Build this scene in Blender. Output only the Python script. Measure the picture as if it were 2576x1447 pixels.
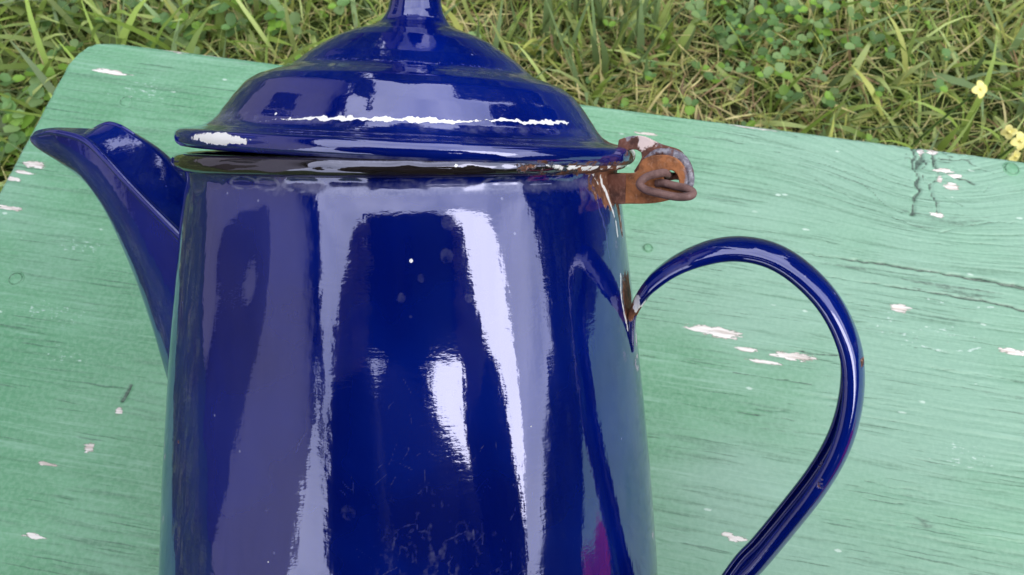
import bpy, bmesh, math, random
import numpy as np
from mathutils import Matrix, Vector

S = bpy.context.scene
COL = S.collection
for o in list(bpy.data.objects):
    bpy.data.objects.remove(o, do_unlink=True)

# ------------------------------------------------------------------ camera
CAM_H = 0.72977
M = Matrix(((0.98529158, -0.14813254, 0.08518947),
            (0.17065926, 0.87843015, -0.44635848),
            (-0.00871279, 0.45433163, 0.89079002)))
cd = bpy.data.cameras.new('camera')
cam = bpy.data.objects.new('camera', cd)
COL.objects.link(cam)
cam.matrix_world = Matrix.Translation((0, 0, CAM_H)) @ M.to_4x4()
cd.sensor_width = 36.0
cd.lens = 36.0 * 2087.0 / 2576.0
cd.clip_start = 0.01
cd.clip_end = 400.0
cd.dof.use_dof = True
cd.dof.focus_distance = 0.175
cd.dof.aperture_fstop = 58.0
S.camera = cam

# ------------------------------------------------------------------ sky, sun, exposure
SUN_DIR = Vector((0.66, -0.50, 0.62)).normalized()
w = bpy.data.worlds.new('World')
S.world = w
w.use_nodes = True
nt = w.node_tree
nt.nodes.clear()
sky = nt.nodes.new('ShaderNodeTexSky')
sky.sky_type = 'NISHITA'
sky.sun_disc = False
sky.sun_elevation = math.asin(SUN_DIR.z)
sky.sun_rotation = math.atan2(SUN_DIR.x, SUN_DIR.y)
tc = nt.nodes.new('ShaderNodeTexCoord')
mp = nt.nodes.new('ShaderNodeMapping')
mp.inputs['Scale'].default_value = (1.0, 1.0, 2.2)
cn = nt.nodes.new('ShaderNodeTexNoise')
cn.inputs['Scale'].default_value = 2.3
cn.inputs['Detail'].default_value = 6.0
cn.inputs['Roughness'].default_value = 0.55
cr = nt.nodes.new('ShaderNodeValToRGB')
cr.color_ramp.elements[0].position = 0.30
cr.color_ramp.elements[0].color = (7.0, 7.4, 8.4, 1)
cr.color_ramp.elements[1].position = 0.70
cr.color_ramp.elements[1].color = (13.5, 13.6, 14.2, 1)
mx = nt.nodes.new('ShaderNodeMix')
mx.data_type = 'RGBA'
mx.inputs[0].default_value = 0.88
bg = nt.nodes.new('ShaderNodeBackground')
bg.inputs['Strength'].default_value = 0.10
wo = nt.nodes.new('ShaderNodeOutputWorld')
L = nt.links.new
L(tc.outputs['Generated'], mp.inputs['Vector'])
L(mp.outputs['Vector'], cn.inputs['Vector'])
L(cn.outputs['Fac'], cr.inputs['Fac'])
L(sky.outputs['Color'], mx.inputs[6])
L(cr.outputs['Color'], mx.inputs[7])
L(mx.outputs[2], bg.inputs['Color'])
L(bg.outputs['Background'], wo.inputs['Surface'])

sd = bpy.data.lights.new('sun', 'SUN')
sd.energy = 1.0
sd.angle = math.radians(45)
sd.color = (1.0, 0.95, 0.87)
sun = bpy.data.objects.new('sun', sd)
COL.objects.link(sun)
sun.rotation_euler = SUN_DIR.to_track_quat('Z', 'Y').to_euler()
sun.location = (3, -3, 6)

S.view_settings.view_transform = 'Standard'
S.view_settings.look = 'None'
S.view_settings.gamma = 1.0
S.view_settings.use_curve_mapping = False
S.view_settings.exposure = 1.12
S.render.engine = 'CYCLES'
S.cycles.max_bounces = 7
S.cycles.diffuse_bounces = 3
S.cycles.glossy_bounces = 4
S.cycles.transmission_bounces = 3
S.cycles.use_denoising = True

# ------------------------------------------------------------------ helpers
RNG = np.random.default_rng(7)
random.seed(7)


def hash2(ix, iy, seed):
    n = (ix.astype(np.int64) * 374761393 + iy.astype(np.int64) * 668265263 + seed * 974634777) & 0x7fffffff
    n = ((n ^ (n >> 13)) * 1274126177) & 0x7fffffff
    n = (n ^ (n >> 16)) & 0xffff
    return n / 65535.0


def vnoise(x, y, seed=0):
    x, y = np.broadcast_arrays(np.asarray(x, float), np.asarray(y, float))
    ix, iy = np.floor(x), np.floor(y)
    fx, fy = x - ix, y - iy
    fx = fx * fx * (3 - 2 * fx)
    fy = fy * fy * (3 - 2 * fy)
    a = hash2(ix, iy, seed)
    b = hash2(ix + 1, iy, seed)
    c = hash2(ix, iy + 1, seed)
    d = hash2(ix + 1, iy + 1, seed)
    return (a * (1 - fx) + b * fx) * (1 - fy) + (c * (1 - fx) + d * fx) * fy


def fbm(x, y, seed=0, octaves=4):
    s, amp, tot = 0.0, 1.0, 0.0
    for k in range(octaves):
        s = s + amp * vnoise(np.asarray(x) * 2 ** k, np.asarray(y) * 2 ** k, seed + 17 * k)
        tot += amp
        amp *= 0.5
    return s / tot


def sstep(a, b, x):
    t = np.clip((x - a) / (b - a), 0, 1)
    return t * t * (3 - 2 * t)


def seg_dist(px, py, pts):
    """distance to a polyline and the position 0..1 along it"""
    best = np.full(px.shape, 1e9)
    pos = np.zeros(px.shape)
    n = len(pts) - 1
    for k in range(n):
        (x0, y0), (x1, y1) = pts[k], pts[k + 1]
        dx, dy = x1 - x0, y1 - y0
        l2 = dx * dx + dy * dy + 1e-18
        t = np.clip(((px - x0) * dx + (py - y0) * dy) / l2, 0, 1)
        d = np.hypot(px - (x0 + t * dx), py - (y0 + t * dy))
        m = d < best
        best[m] = d[m]
        pos[m] = ((k + t) / n)[m]
    return best, pos


def mesh_from(name, co, faces, smooth=True, attrs=None):
    """co (n,3) array; faces (m,3|4) array or list of tuples"""
    me = bpy.data.meshes.new(name)
    if isinstance(faces, np.ndarray):
        co = np.ascontiguousarray(co, dtype=np.float32)
        k = faces.shape[1]
        me.vertices.add(len(co))
        me.vertices.foreach_set('co', co.ravel())
        me.loops.add(faces.size)
        me.loops.foreach_set('vertex_index', faces.astype(np.int32).ravel())
        me.polygons.add(len(faces))
        me.polygons.foreach_set('loop_start', (np.arange(len(faces)) * k).astype(np.int32))
        me.polygons.foreach_set('loop_total', np.full(len(faces), k, np.int32))
        me.update(calc_edges=True)
    else:
        me.from_pydata([tuple(v) for v in co], [], faces)
        me.update()
    if smooth:
        me.polygons.foreach_set('use_smooth', np.ones(len(me.polygons), bool))
    for an, arr in (attrs or {}).items():
        at = me.attributes.new(an, 'FLOAT_COLOR', 'POINT')
        full = np.ones((len(co), 4), np.float32)
        full[:, :arr.shape[1]] = arr
        at.data.foreach_set('color', full.ravel())
    return me


def link(name, me, mat=None, parent=None, loc=None, mw=None):
    o = bpy.data.objects.new(name, me)
    COL.objects.link(o)
    if mat is not None and me is not None and not me.materials:
        me.materials.append(mat)
    if parent is not None:
        o.parent = parent
    if mw is not None:
        o.matrix_local = mw
    elif loc is not None:
        o.location = loc
    return o


def tag(o, label=None, cat=None, group=None, kind=None):
    if label: o['label'] = label
    if cat: o['category'] = cat
    if group: o['group'] = group
    if kind: o['kind'] = kind
    return o


def grid_faces(nu, nv, wrap_u=False):
    """quads of an nu x nv lattice stored row by row (index = i*nv + j)"""
    iu = np.arange(nu if wrap_u else nu - 1)
    jv = np.arange(nv - 1)
    I, J = np.meshgrid(iu, jv, indexing='ij')
    I2 = (I + 1) % nu
    return np.stack([I * nv + J, I2 * nv + J, I2 * nv + J + 1, I * nv + J + 1], -1).reshape(-1, 4)


def tube(points, radius, seg=12, sub=6, closed_ends=True):
    """smooth round wire through the given 3-D points; radius a number or list"""
    P = np.array(points, float)
    n = len(P)
    rad = np.full(n, radius) if np.isscalar(radius) else np.array(radius, float)
    Q, R = [], []
    for i in range(n - 1):
        p0, p1, p2, p3 = P[max(i - 1, 0)], P[i], P[i + 1], P[min(i + 2, n - 1)]
        for k in range(sub):
            t = k / sub
            Q.append(0.5 * ((2 * p1) + (-p0 + p2) * t + (2 * p0 - 5 * p1 + 4 * p2 - p3) * t * t + (-p0 + 3 * p1 - 3 * p2 + p3) * t ** 3))
            R.append(rad[i] * (1 - t) + rad[i + 1] * t)
    Q.append(P[-1]); R.append(rad[-1])
    Q = np.array(Q); R = np.array(R)
    T = np.gradient(Q, axis=0)
    T /= np.linalg.norm(T, axis=1)[:, None] + 1e-12
    up = np.array([0.3, 0.2, 0.93])
    N = np.cross(T[0], up); N /= np.linalg.norm(N)
    co = []
    for i in range(len(Q)):
        N = N - T[i] * (N @ T[i]); N /= np.linalg.norm(N)
        B = np.cross(T[i], N)
        th = np.linspace(0, 2 * np.pi, seg, endpoint=False)
        co.append(Q[i] + R[i] * (np.outer(np.cos(th), N) + np.outer(np.sin(th), B)))
    co = np.array(co)
    m = len(Q)
    f = []
    for i in range(m - 1):
        for j in range(seg):
            f.append((i * seg + j, i * seg + (j + 1) % seg, (i + 1) * seg + (j + 1) % seg, (i + 1) * seg + j))
    co = co.reshape(-1, 3)
    if closed_ends:
        co = np.vstack([co, Q[0] - T[0] * R[0] * .6, Q[-1] + T[-1] * R[-1] * .6])
        a, b = m * seg, m * seg + 1
        for j in range(seg):
            f.append((a, (j + 1) % seg, j))
            f.append((b, (m - 1) * seg + j, (m - 1) * seg + (j + 1) % seg))
    return co, f


def box_mesh(name, sx, sy, sz, bevel=0.0, center=(0, 0, 0)):
    bm = bmesh.new()
    bmesh.ops.create_cube(bm, size=1)
    for v in bm.verts:
        v.co = Vector((v.co.x * sx + center[0], v.co.y * sy + center[1], v.co.z * sz + center[2]))
    if bevel:
        bmesh.ops.bevel(bm, geom=bm.edges[:], offset=bevel, segments=2, affect='EDGES', profile=.6)
    me = bpy.data.meshes.new(name)
    bm.to_mesh(me); bm.free()
    return me


class NB:
    """small node builder"""
    def __init__(self, name):
        self.m = bpy.data.materials.new(name)
        self.m.use_nodes = True
        self.t = self.m.node_tree
        self.t.nodes.clear()
        self.out = self.n('ShaderNodeOutputMaterial')
        self.p = self.n('ShaderNodeBsdfPrincipled')
        self.l(self.p.outputs[0], self.out.inputs[0])

    def n(self, typ, **kw):
        d = self.t.nodes.new(typ)
        for k, v in kw.items():
            setattr(d, k, v)
        return d

    def l(self, a, b):
        self.t.links.new(a, b)

    def put(self, sock, v):
        if hasattr(v, 'is_linked') or isinstance(v, bpy.types.NodeSocket):
            self.l(v, sock)
        else:
            if isinstance(v, tuple) and len(v) == 3 and sock.type == 'RGBA':
                v = v + (1.0,)
            sock.default_value = v

    def coord(self, scale=(1, 1, 1), kind='Object', rot=(0, 0, 0)):
        c = self.n('ShaderNodeTexCoord')
        mpn = self.n('ShaderNodeMapping')
        mpn.inputs['Scale'].default_value = scale
        mpn.inputs['Rotation'].default_value = rot
        self.l(c.outputs[kind], mpn.inputs['Vector'])
        return mpn.outputs['Vector']

    def noise(self, vec, scale, detail=3.0, rough=0.5, dist=0.0):
        d = self.n('ShaderNodeTexNoise')
        d.inputs['Scale'].default_value = scale
        d.inputs['Detail'].default_value = detail
        d.inputs['Roughness'].default_value = rough
        d.inputs['Distortion'].default_value = dist
        self.l(vec, d.inputs['Vector'])
        return d.outputs['Fac']

    def math(self, op, a, b=0.0, c=0.0):
        d = self.n('ShaderNodeMath', operation=op)
        self.put(d.inputs[0], a); self.put(d.inputs[1], b)
        if len(d.inputs) > 2: self.put(d.inputs[2], c)
        return d.outputs[0]

    def ramp(self, v, a, b, lo=0.0, hi=1.0):
        d = self.n('ShaderNodeMapRange', interpolation_type='SMOOTHSTEP')
        self.put(d.inputs['Value'], v)
        d.inputs['From Min'].default_value = a
        d.inputs['From Max'].default_value = b
        d.inputs['To Min'].default_value = lo
        d.inputs['To Max'].default_value = hi
        return d.outputs['Result']

    def mix(self, f, a, b, blend='MIX'):
        d = self.n('ShaderNodeMix', data_type='RGBA', blend_type=blend)
        self.put(d.inputs[0], f); self.put(d.inputs[6], a); self.put(d.inputs[7], b)
        return d.outputs[2]

    def fmix(self, f, a, b):
        d = self.n('ShaderNodeMix', data_type='FLOAT')
        self.put(d.inputs[0], f); self.put(d.inputs[2], a); self.put(d.inputs[3], b)
        return d.outputs[0]

    def attr(self, name):
        d = self.n('ShaderNodeAttribute', attribute_name=name)
        s = self.n('ShaderNodeSeparateColor')
        self.l(d.outputs['Color'], s.inputs[0])
        return d.outputs['Color'], s.outputs

    def bump(self, h, strength, dist=0.001, prev=None):
        d = self.n('ShaderNodeBump')
        d.inputs['Strength'].default_value = strength
        d.inputs['Distance'].default_value = dist
        self.l(h, d.inputs['Height'])
        if prev is not None: self.l(prev, d.inputs['Normal'])
        return d.outputs['Normal']

    def set(self, **kw):
        for k, v in kw.items():
            self.put(self.p.inputs[k.replace('_', ' ')], v)


def simple(name, col, rough=0.6, var=0.25, scale=20.0, spec=0.4):
    b = NB(name)
    v = b.coord()
    n1 = b.noise(v, scale, 4.0)
    c2 = tuple(min(1.0, x * (1 + var)) for x in col)
    c1 = tuple(x * (1 - var) for x in col)
    b.set(Base_Color=b.mix(b.ramp(n1, .3, .7), c1, c2), Roughness=rough, Specular_IOR_Level=spec)
    b.set(Normal=b.bump(n1, 0.2, 0.004))
    return b.m


# ------------------------------------------------------------------ materials
def enamel(name, base, base2, rust_amt=1.0):
    b = NB(name)
    v = b.coord()
    vs = b.coord((1.0, 1.0, 0.22))
    col, ch = b.attr('wear')
    nf = b.noise(v, 1100.0, 4.0, 0.6)
    nm = b.noise(v, 260.0, 4.0, 0.6)
    nl = b.noise(v, 38.0, 3.0)
    wob = b.math('ADD', b.math('MULTIPLY', b.math('SUBTRACT', nf, 0.5), 0.55), b.math('MULTIPLY', b.math('SUBTRACT', nm, 0.5), 0.75))
    white = b.ramp(b.math('ADD', ch[0], wob), 0.47, 0.55)
    rust = b.ramp(b.math('ADD', ch[1], wob), 0.42, 0.58)
    haze = b.ramp(b.math('ADD', ch[2], b.math('MULTIPLY', wob, 0.9)), 0.25, 0.95)
    c = b.mix(b.ramp(nl, 0.3, 0.7), base, base2)
    c = b.mix(b.math('MULTIPLY', haze, 0.42), c, (0.30, 0.31, 0.46))
    rc = b.mix(b.ramp(nm, 0.35, 0.65), (0.045, 0.024, 0.018), (0.23, 0.092, 0.045))
    rc = b.mix(b.ramp(nf, 0.55, 0.72), rc, (0.42, 0.24, 0.17))
    c = b.mix(rust, c, rc)
    c = b.mix(white, c, (0.90, 0.89, 0.88))
    # a few pin-prick flaws, dust
    vo = b.n('ShaderNodeTexVoronoi', feature='F1')
    b.l(v, vo.inputs['Vector'])
    vo.inputs['Scale'].default_value = 190.0
    sp = b.math('MULTIPLY', b.ramp(vo.outputs['Distance'], 0.075, 0.03), b.ramp(vo.outputs['Color'], 0.70, 0.72))
    c = b.mix(b.math('MULTIPLY', sp, 0.5), c, (0.35, 0.37, 0.55))
    r = b.fmix(haze, 0.055, 0.22)
    r = b.fmix(rust, r, 0.75)
    r = b.fmix(white, r, 0.35)
    b.set(Base_Color=c, Roughness=r, IOR=b.fmix(rust, 2.25, 1.4))
    b.p.inputs['Specular Tint'].default_value = (0.72, 0.74, 1.0, 1)
    # enamel orange peel, chips bitten into the skin, scratches
    peel = b.noise(vs, 420.0, 2.0, 0.5)
    peel2 = b.noise(b.coord((1, 1, .5)), 120.0, 2.0)
    nrm = b.bump(peel, 0.060, 0.0006)
    nrm = b.bump(b.noise(b.coord((1.0, 1.0, 2.2)), 330.0, 3.0, 0.6), 0.042, 0.0006, nrm)
    nrm = b.bump(peel2, 0.05, 0.0012, nrm)
    nrm = b.bump(b.math('MULTIPLY', white, -1.0), 0.5, 0.0004, nrm)
    nrm = b.bump(b.math('MULTIPLY', rust, b.math('MULTIPLY', nm, -1.0)), 0.6, 0.0006, nrm)
    b.set(Normal=nrm)
    return b.m


M_BLUE = enamel('blue_enamel', (0.0003, 0.0048, 0.118), (0.0004, 0.0095, 0.178))
M_RIM = enamel('black_enamel', (0.012, 0.010, 0.011), (0.020, 0.015, 0.014))


def rust_mat(name, dark, mid, pale, grey_at=None):
    b = NB(name)
    v = b.coord()
    n1 = b.noise(v, 230.0, 5.0, 0.65)
    n2 = b.noise(v, 900.0, 4.0, 0.6)
    col, ch = b.attr('wear')
    c = b.mix(b.ramp(n1, 0.32, 0.62), dark, mid)
    c = b.mix(b.math('MULTIPLY', b.ramp(n2, 0.52, 0.75), 0.6), c, pale)
    wob = b.math('ADD', b.math('MULTIPLY', b.math('SUBTRACT', n1, 0.5), 0.9), b.math('MULTIPLY', b.math('SUBTRACT', n2, 0.5), 0.5))
    g = b.ramp(b.math('ADD', ch[2], wob), 0.42, 0.58)
    c = b.mix(g, c, b.mix(b.ramp(n2, .4, .7), (0.13, 0.12, 0.16), (0.34, 0.33, 0.38)))
    wt = b.ramp(b.math('ADD', ch[0], wob), 0.46, 0.56)
    c = b.mix(wt, c, (0.74, 0.60, 0.58))
    b.set(Base_Color=c, Roughness=b.fmix(g, 0.78, 0.35), Specular_IOR_Level=0.35)
    nrm = b.bump(n1, 0.5, 0.0006)
    b.set(Normal=b.bump(n2, 0.35, 0.0003, nrm))
    return b.m


M_RUST = rust_mat('orange_rust', (0.14, 0.054, 0.026), (0.40, 0.155, 0.060), (0.46, 0.26, 0.17))
M_RUST_DARK = rust_mat('brown_rust', (0.060, 0.026, 0.022), (0.20, 0.080, 0.055), (0.30, 0.17, 0.14))
M_WIRE = rust_mat('purple_brown_wire', (0.090, 0.048, 0.045), (0.20, 0.115, 0.105), (0.27, 0.19, 0.185))


def paint_mat():
    b = NB('green_bench_paint')
    v = b.coord()
    vg = b.coord((0.10, 1.0, 1.0))
    col, ch = b.attr('wear')      # r chips, g cracks, b scuff
    c2, d2 = b.attr('tone')       # r grain height, g blotch plus painted sky sheen
    nf = b.noise(v, 520.0, 4.0, 0.6)
    sx = b.n('ShaderNodeSeparateXYZ'); b.l(v, sx.inputs[0])
    nw = b.noise(b.coord((.6, 1, 1)), 210.0, 3.0, 0.6)
    gw = b.math('ADD', d2[2], b.math('MULTIPLY', b.math('SUBTRACT', nw, .5), .0011))
    def along(k):
        cx = b.n('ShaderNodeCombineXYZ')
        b.l(b.math('MULTIPLY', sx.outputs[0], k), cx.inputs[0]); b.l(gw, cx.inputs[1])
        return cx.outputs[0]
    ng = b.noise(along(0.07), 620.0, 3.0, 0.6)
    gl = b.noise(along(0.020), 1150.0, 2.0, 0.5)
    gp = b.noise(along(0.22), 80.0, 3.0, 0.6)
    line = b.math('MULTIPLY', b.ramp(gl, 0.615, 0.655), b.ramp(gp, 0.47, 0.55))
    pale = b.math('MULTIPLY', b.ramp(gl, 0.42, 0.34), b.ramp(gp, 0.58, 0.40))
    nb = b.noise(v, 14.0, 3.0)
    ng2 = b.noise(b.coord((0.30, 1.0, 1.0)), 900.0, 4.0, 0.65)
    nb2 = b.noise(b.coord((0.5, 1, 1)), 46.0, 3.0)
    base = b.mix(b.ramp(nb, 0.36, 0.64), (0.098, 0.288, 0.150), (0.132, 0.330, 0.188))
    base = b.mix(b.math('MULTIPLY', b.ramp(nb2, 0.45, 0.68), 0.55), base, (0.165, 0.385, 0.232))
    base = b.mix(b.math('MULTIPLY', b.ramp(d2[1], 0.35, 0.8), 0.80), base, (0.232, 0.395, 0.308))  # paler tone for random blotches and for the painted sheen
    # worn crests of the grain are paler, the troughs hold dirt
    base = b.mix(b.math('MULTIPLY', b.ramp(b.math('ADD', d2[0], b.math('MULTIPLY', b.math('SUBTRACT', ng, .5), .8)), 0.62, 0.95), 0.38), base, (0.36, 0.58, 0.47))
    base = b.mix(b.math('MULTIPLY', b.ramp(b.math('ADD', d2[0], b.math('MULTIPLY', b.math('SUBTRACT', ng, .5), .9)), 0.45, 0.15), 0.55), base, (0.075, 0.175, 0.110))
    base = b.mix(b.math('MULTIPLY', b.ramp(b.math('ADD', ch[1], b.math('MULTIPLY', b.math('SUBTRACT', ng2, .5), .7)), 0.28, 0.75), 0.88), base, (0.028, 0.046, 0.036))
    base = b.mix(b.math('MULTIPLY', line, 0.55), base, (0.045, 0.100, 0.072))
    base = b.mix(b.math('MULTIPLY', b.ramp(nf, .40, .62), 0.22), base, (0.30, 0.50, 0.37))
    base = b.mix(b.math('MULTIPLY', pale, 0.20), base, (0.36, 0.56, 0.45))
    # little flecks stretched along the grain
    vo = b.n('ShaderNodeTexVoronoi', feature='F1')
    b.l(b.coord((0.42, 1.0, 1.0)), vo.inputs['Vector'])
    vo.inputs['Scale'].default_value = 170.0
    fleck = b.math('MULTIPLY', b.ramp(b.math('ADD', vo.outputs['Distance'], b.math('MULTIPLY', b.math('SUBTRACT', nf, .5), .22)), 0.13, 0.06), b.ramp(vo.outputs['Color'], 0.72, 0.75))
    base = b.mix(b.math('MULTIPLY', fleck, 0.80), base, (0.52, 0.66, 0.58))
    sc = b.ramp(b.math('ADD', ch[2], b.math('ADD', b.math('MULTIPLY', b.math('SUBTRACT', ng2, 0.5), 1.9), b.math('MULTIPLY', b.math('SUBTRACT', nf, 0.5), 0.8))), 0.60, 0.74)
    base = b.mix(b.math('MULTIPLY', sc, 0.62), base, (0.56, 0.68, 0.65))
    wob = b.math('ADD', b.math('MULTIPLY', b.math('SUBTRACT', ng, 0.5), .8), b.math('MULTIPLY', b.math('SUBTRACT', ng2, .5), 1.5))
    chip = b.ramp(b.math('ADD', ch[0], wob), 0.49, 0.53)
    edge = b.ramp(b.math('ADD', ch[0], wob), 0.42, 0.48)
    base = b.mix(edge, base, (0.24, 0.22, 0.18))
    wood = b.mix(b.ramp(ng, 0.38, 0.6), (0.52, 0.45, 0.41), (0.80, 0.77, 0.74))
    base = b.mix(chip, base, wood)
    b.set(Base_Color=base, Roughness=b.fmix(chip, b.ramp(nb2, .3, .7, .30, .44), 0.75), Specular_IOR_Level=0.5)
    n = b.bump(ng, 0.40, 0.0008)
    n = b.bump(b.math('MULTIPLY', line, -1.0), 0.5, 0.0006, n)
    n = b.bump(ng2, 0.22, 0.0004, n)
    n = b.bump(b.math('MULTIPLY', chip, -1.0), 0.6, 0.0005, n)
    b.set(Normal=n)
    return b.m


M_PAINT = paint_mat()


def leaf_mat(name, trans=0.30, rough=0.45):
    b = NB(name)
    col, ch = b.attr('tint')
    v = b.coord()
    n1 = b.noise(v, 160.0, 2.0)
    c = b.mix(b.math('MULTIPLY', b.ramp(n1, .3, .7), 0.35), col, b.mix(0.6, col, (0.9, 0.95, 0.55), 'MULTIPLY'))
    c = b.mix(1.0, c, (1.14, 1.14, 1.06, 1.0), 'MULTIPLY')
    b.set(Base_Color=c, Roughness=rough, Specular_IOR_Level=0.45)
    t = b.n('ShaderNodeBsdfTranslucent')
    b.l(c, t.inputs['Color'])
    ms = b.n('ShaderNodeMixShader')
    ms.inputs[0].default_value = trans
    b.l(b.p.outputs[0], ms.inputs[1]); b.l(t.outputs[0], ms.inputs[2])
    b.l(ms.outputs[0], b.out.inputs[0])
    return b.m


M_GRASS = leaf_mat('grass_blades')


def ground_mat():
    b = NB('soil_and_lawn')
    v = b.coord()
    n1 = b.noise(v, 45.0, 6.0, 0.65)
    n2 = b.noise(v, 3.0, 4.0)
    soil = b.mix(b.ramp(n1, .3, .7), (0.030, 0.022, 0.014), (0.095, 0.070, 0.042))
    lawn = b.mix(b.ramp(n1, .3, .7), (0.030, 0.055, 0.014), (0.085, 0.130, 0.036))
    c = b.mix(b.ramp(n2, 0.30, 0.52), soil, lawn)
    b.set(Base_Color=c, Roughness=0.95, Specular_IOR_Level=0.2)
    b.set(Normal=b.bump(n1, 0.9, 0.02))
    return b.m


# ------------------------------------------------------------------ ground
gm = mesh_from('ground', np.array([[-90, -90, 0], [90, -90, 0], [90, 90, 0], [-90, 90, 0]], float), [(0, 1, 2, 3)], smooth=False)
tag(link('ground', gm, ground_mat()), kind='structure')

# ------------------------------------------------------------------ grass
PAL = np.array([[0.150, 0.230, 0.045],   # mid green
                [0.235, 0.335, 0.075],   # fresh green
                [0.370, 0.450, 0.175],   # pale green
                [0.205, 0.300, 0.150],   # bluish green
                [0.420, 0.450, 0.140],   # yellow green
                [0.580, 0.510, 0.270],   # straw
                [0.270, 0.180, 0.105]])  # dead brown


def blades(n, xr, yr, lenr, widr, probs, tilt=(0.15, 1.0), curl=(0.2, 1.5), seg=5, mask=None, z0=(0, 0), zoff=0.0, rng=RNG, flat=0.0):
    x = rng.uniform(xr[0], xr[1], n); y = rng.uniform(yr[0], yr[1], n)
    if mask is not None:
        k = mask(x, y, rng.uniform(0, 1, n)); x, y = x[k], y[k]; n = len(x)
    az = rng.uniform(0, 2 * np.pi, n)
    ln = rng.uniform(lenr[0], lenr[1], n) * rng.uniform(.6, 1.1, n)
    wd = rng.uniform(widr[0], widr[1], n) * rng.uniform(.6, 1.2, n)
    t0 = rng.uniform(tilt[0], tilt[1], n); k = rng.uniform(curl[0], curl[1], n)
    s = np.linspace(0, 1, seg + 1)
    th = t0[:, None] + k[:, None] * s[None, :]
    side_drift = rng.normal(0, .35, n)[:, None] * s[None, :]
    dz = np.cos(th); dh = np.sin(th)
    a2 = az[:, None] + side_drift
    step = (ln / seg)[:, None]
    P = np.stack([np.cos(a2) * dh * step, np.sin(a2) * dh * step, dz * step], -1)
    P = np.cumsum(np.concatenate([np.zeros((n, 1, 3)), P[:, :-1]], 1), 1)
    P += np.stack([x, y, rng.uniform(z0[0], z0[1] + 1e-9, n) + zoff], -1)[:, None, :]
    P[..., 2] = np.maximum(P[..., 2], 0.003 + rng.uniform(0, .006, n)[:, None])
    tw = rng.uniform(-.8, .8, n)[:, None] + rng.normal(0, .7, n)[:, None] * s
    side = np.stack([-np.sin(a2) * np.cos(tw), np.cos(a2) * np.cos(tw), np.sin(tw)], -1)
    prof = np.minimum(1.0, 0.55 + 1.6 * s) * np.clip(1.0 - s ** 2.6, 0.03, 1)
    Wd = wd[:, None] * prof[None, :] * .5
    A = P + side * Wd[..., None]; B = P - side * Wd[..., None]
    co = np.stack([A, B], 2).reshape(n, -1, 3)
    ci = rng.choice(len(PAL), n, p=np.array(probs) / np.sum(probs))
    c = PAL[ci] * rng.uniform(.65, 1.35, n)[:, None]
    cc = np.repeat(c[:, None, :], 2 * (seg + 1), 1)
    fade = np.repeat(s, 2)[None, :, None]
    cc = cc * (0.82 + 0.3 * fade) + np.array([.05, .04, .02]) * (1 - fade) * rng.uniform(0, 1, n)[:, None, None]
    base = (np.arange(n) * 2 * (seg + 1))[:, None]
    q = np.arange(seg)[None, :] * 2
    F = np.stack([base + q, base + q + 1, base + q + 3, base + q + 2], -1).reshape(-1, 4)
    return co.reshape(-1, 3), F, cc.reshape(-1, 3)


def merge(parts):
    cs, fs, ts = [], [], []
    off = 0
    for co, f, t in parts:
        cs.append(co); fs.append(f + off); ts.append(t); off += len(co)
    return np.vstack(cs), np.vstack(fs), np.vstack(ts)


SOIL = [(0.085, 0.60, 0.075), (-0.58, 0.70, 0.10), (0.36, 0.62, 0.05)]


def thin(x, y, u):
    keep = np.ones_like(x)
    for sx, sy, sr in SOIL:
        keep = np.minimum(keep, 0.15 + 0.85 * sstep(sr * .5, sr * 1.3, np.hypot(x - sx, y - sy)))
    keep *= 0.55 + 0.45 * sstep(.3, .6, fbm(x * 9, y * 9, 3))
    return u < keep


def band(x0, y0, rx, ry):
    return lambda x, y, u: u < np.exp(-((x - x0) / rx) ** 2 - ((y - y0) / ry) ** 2)


def warm(x, y, u):          # sun-dried band in the middle of the lawn
    return u < (0.25 + 0.75 * np.exp(-((x - .02) / .26) ** 2))


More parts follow.
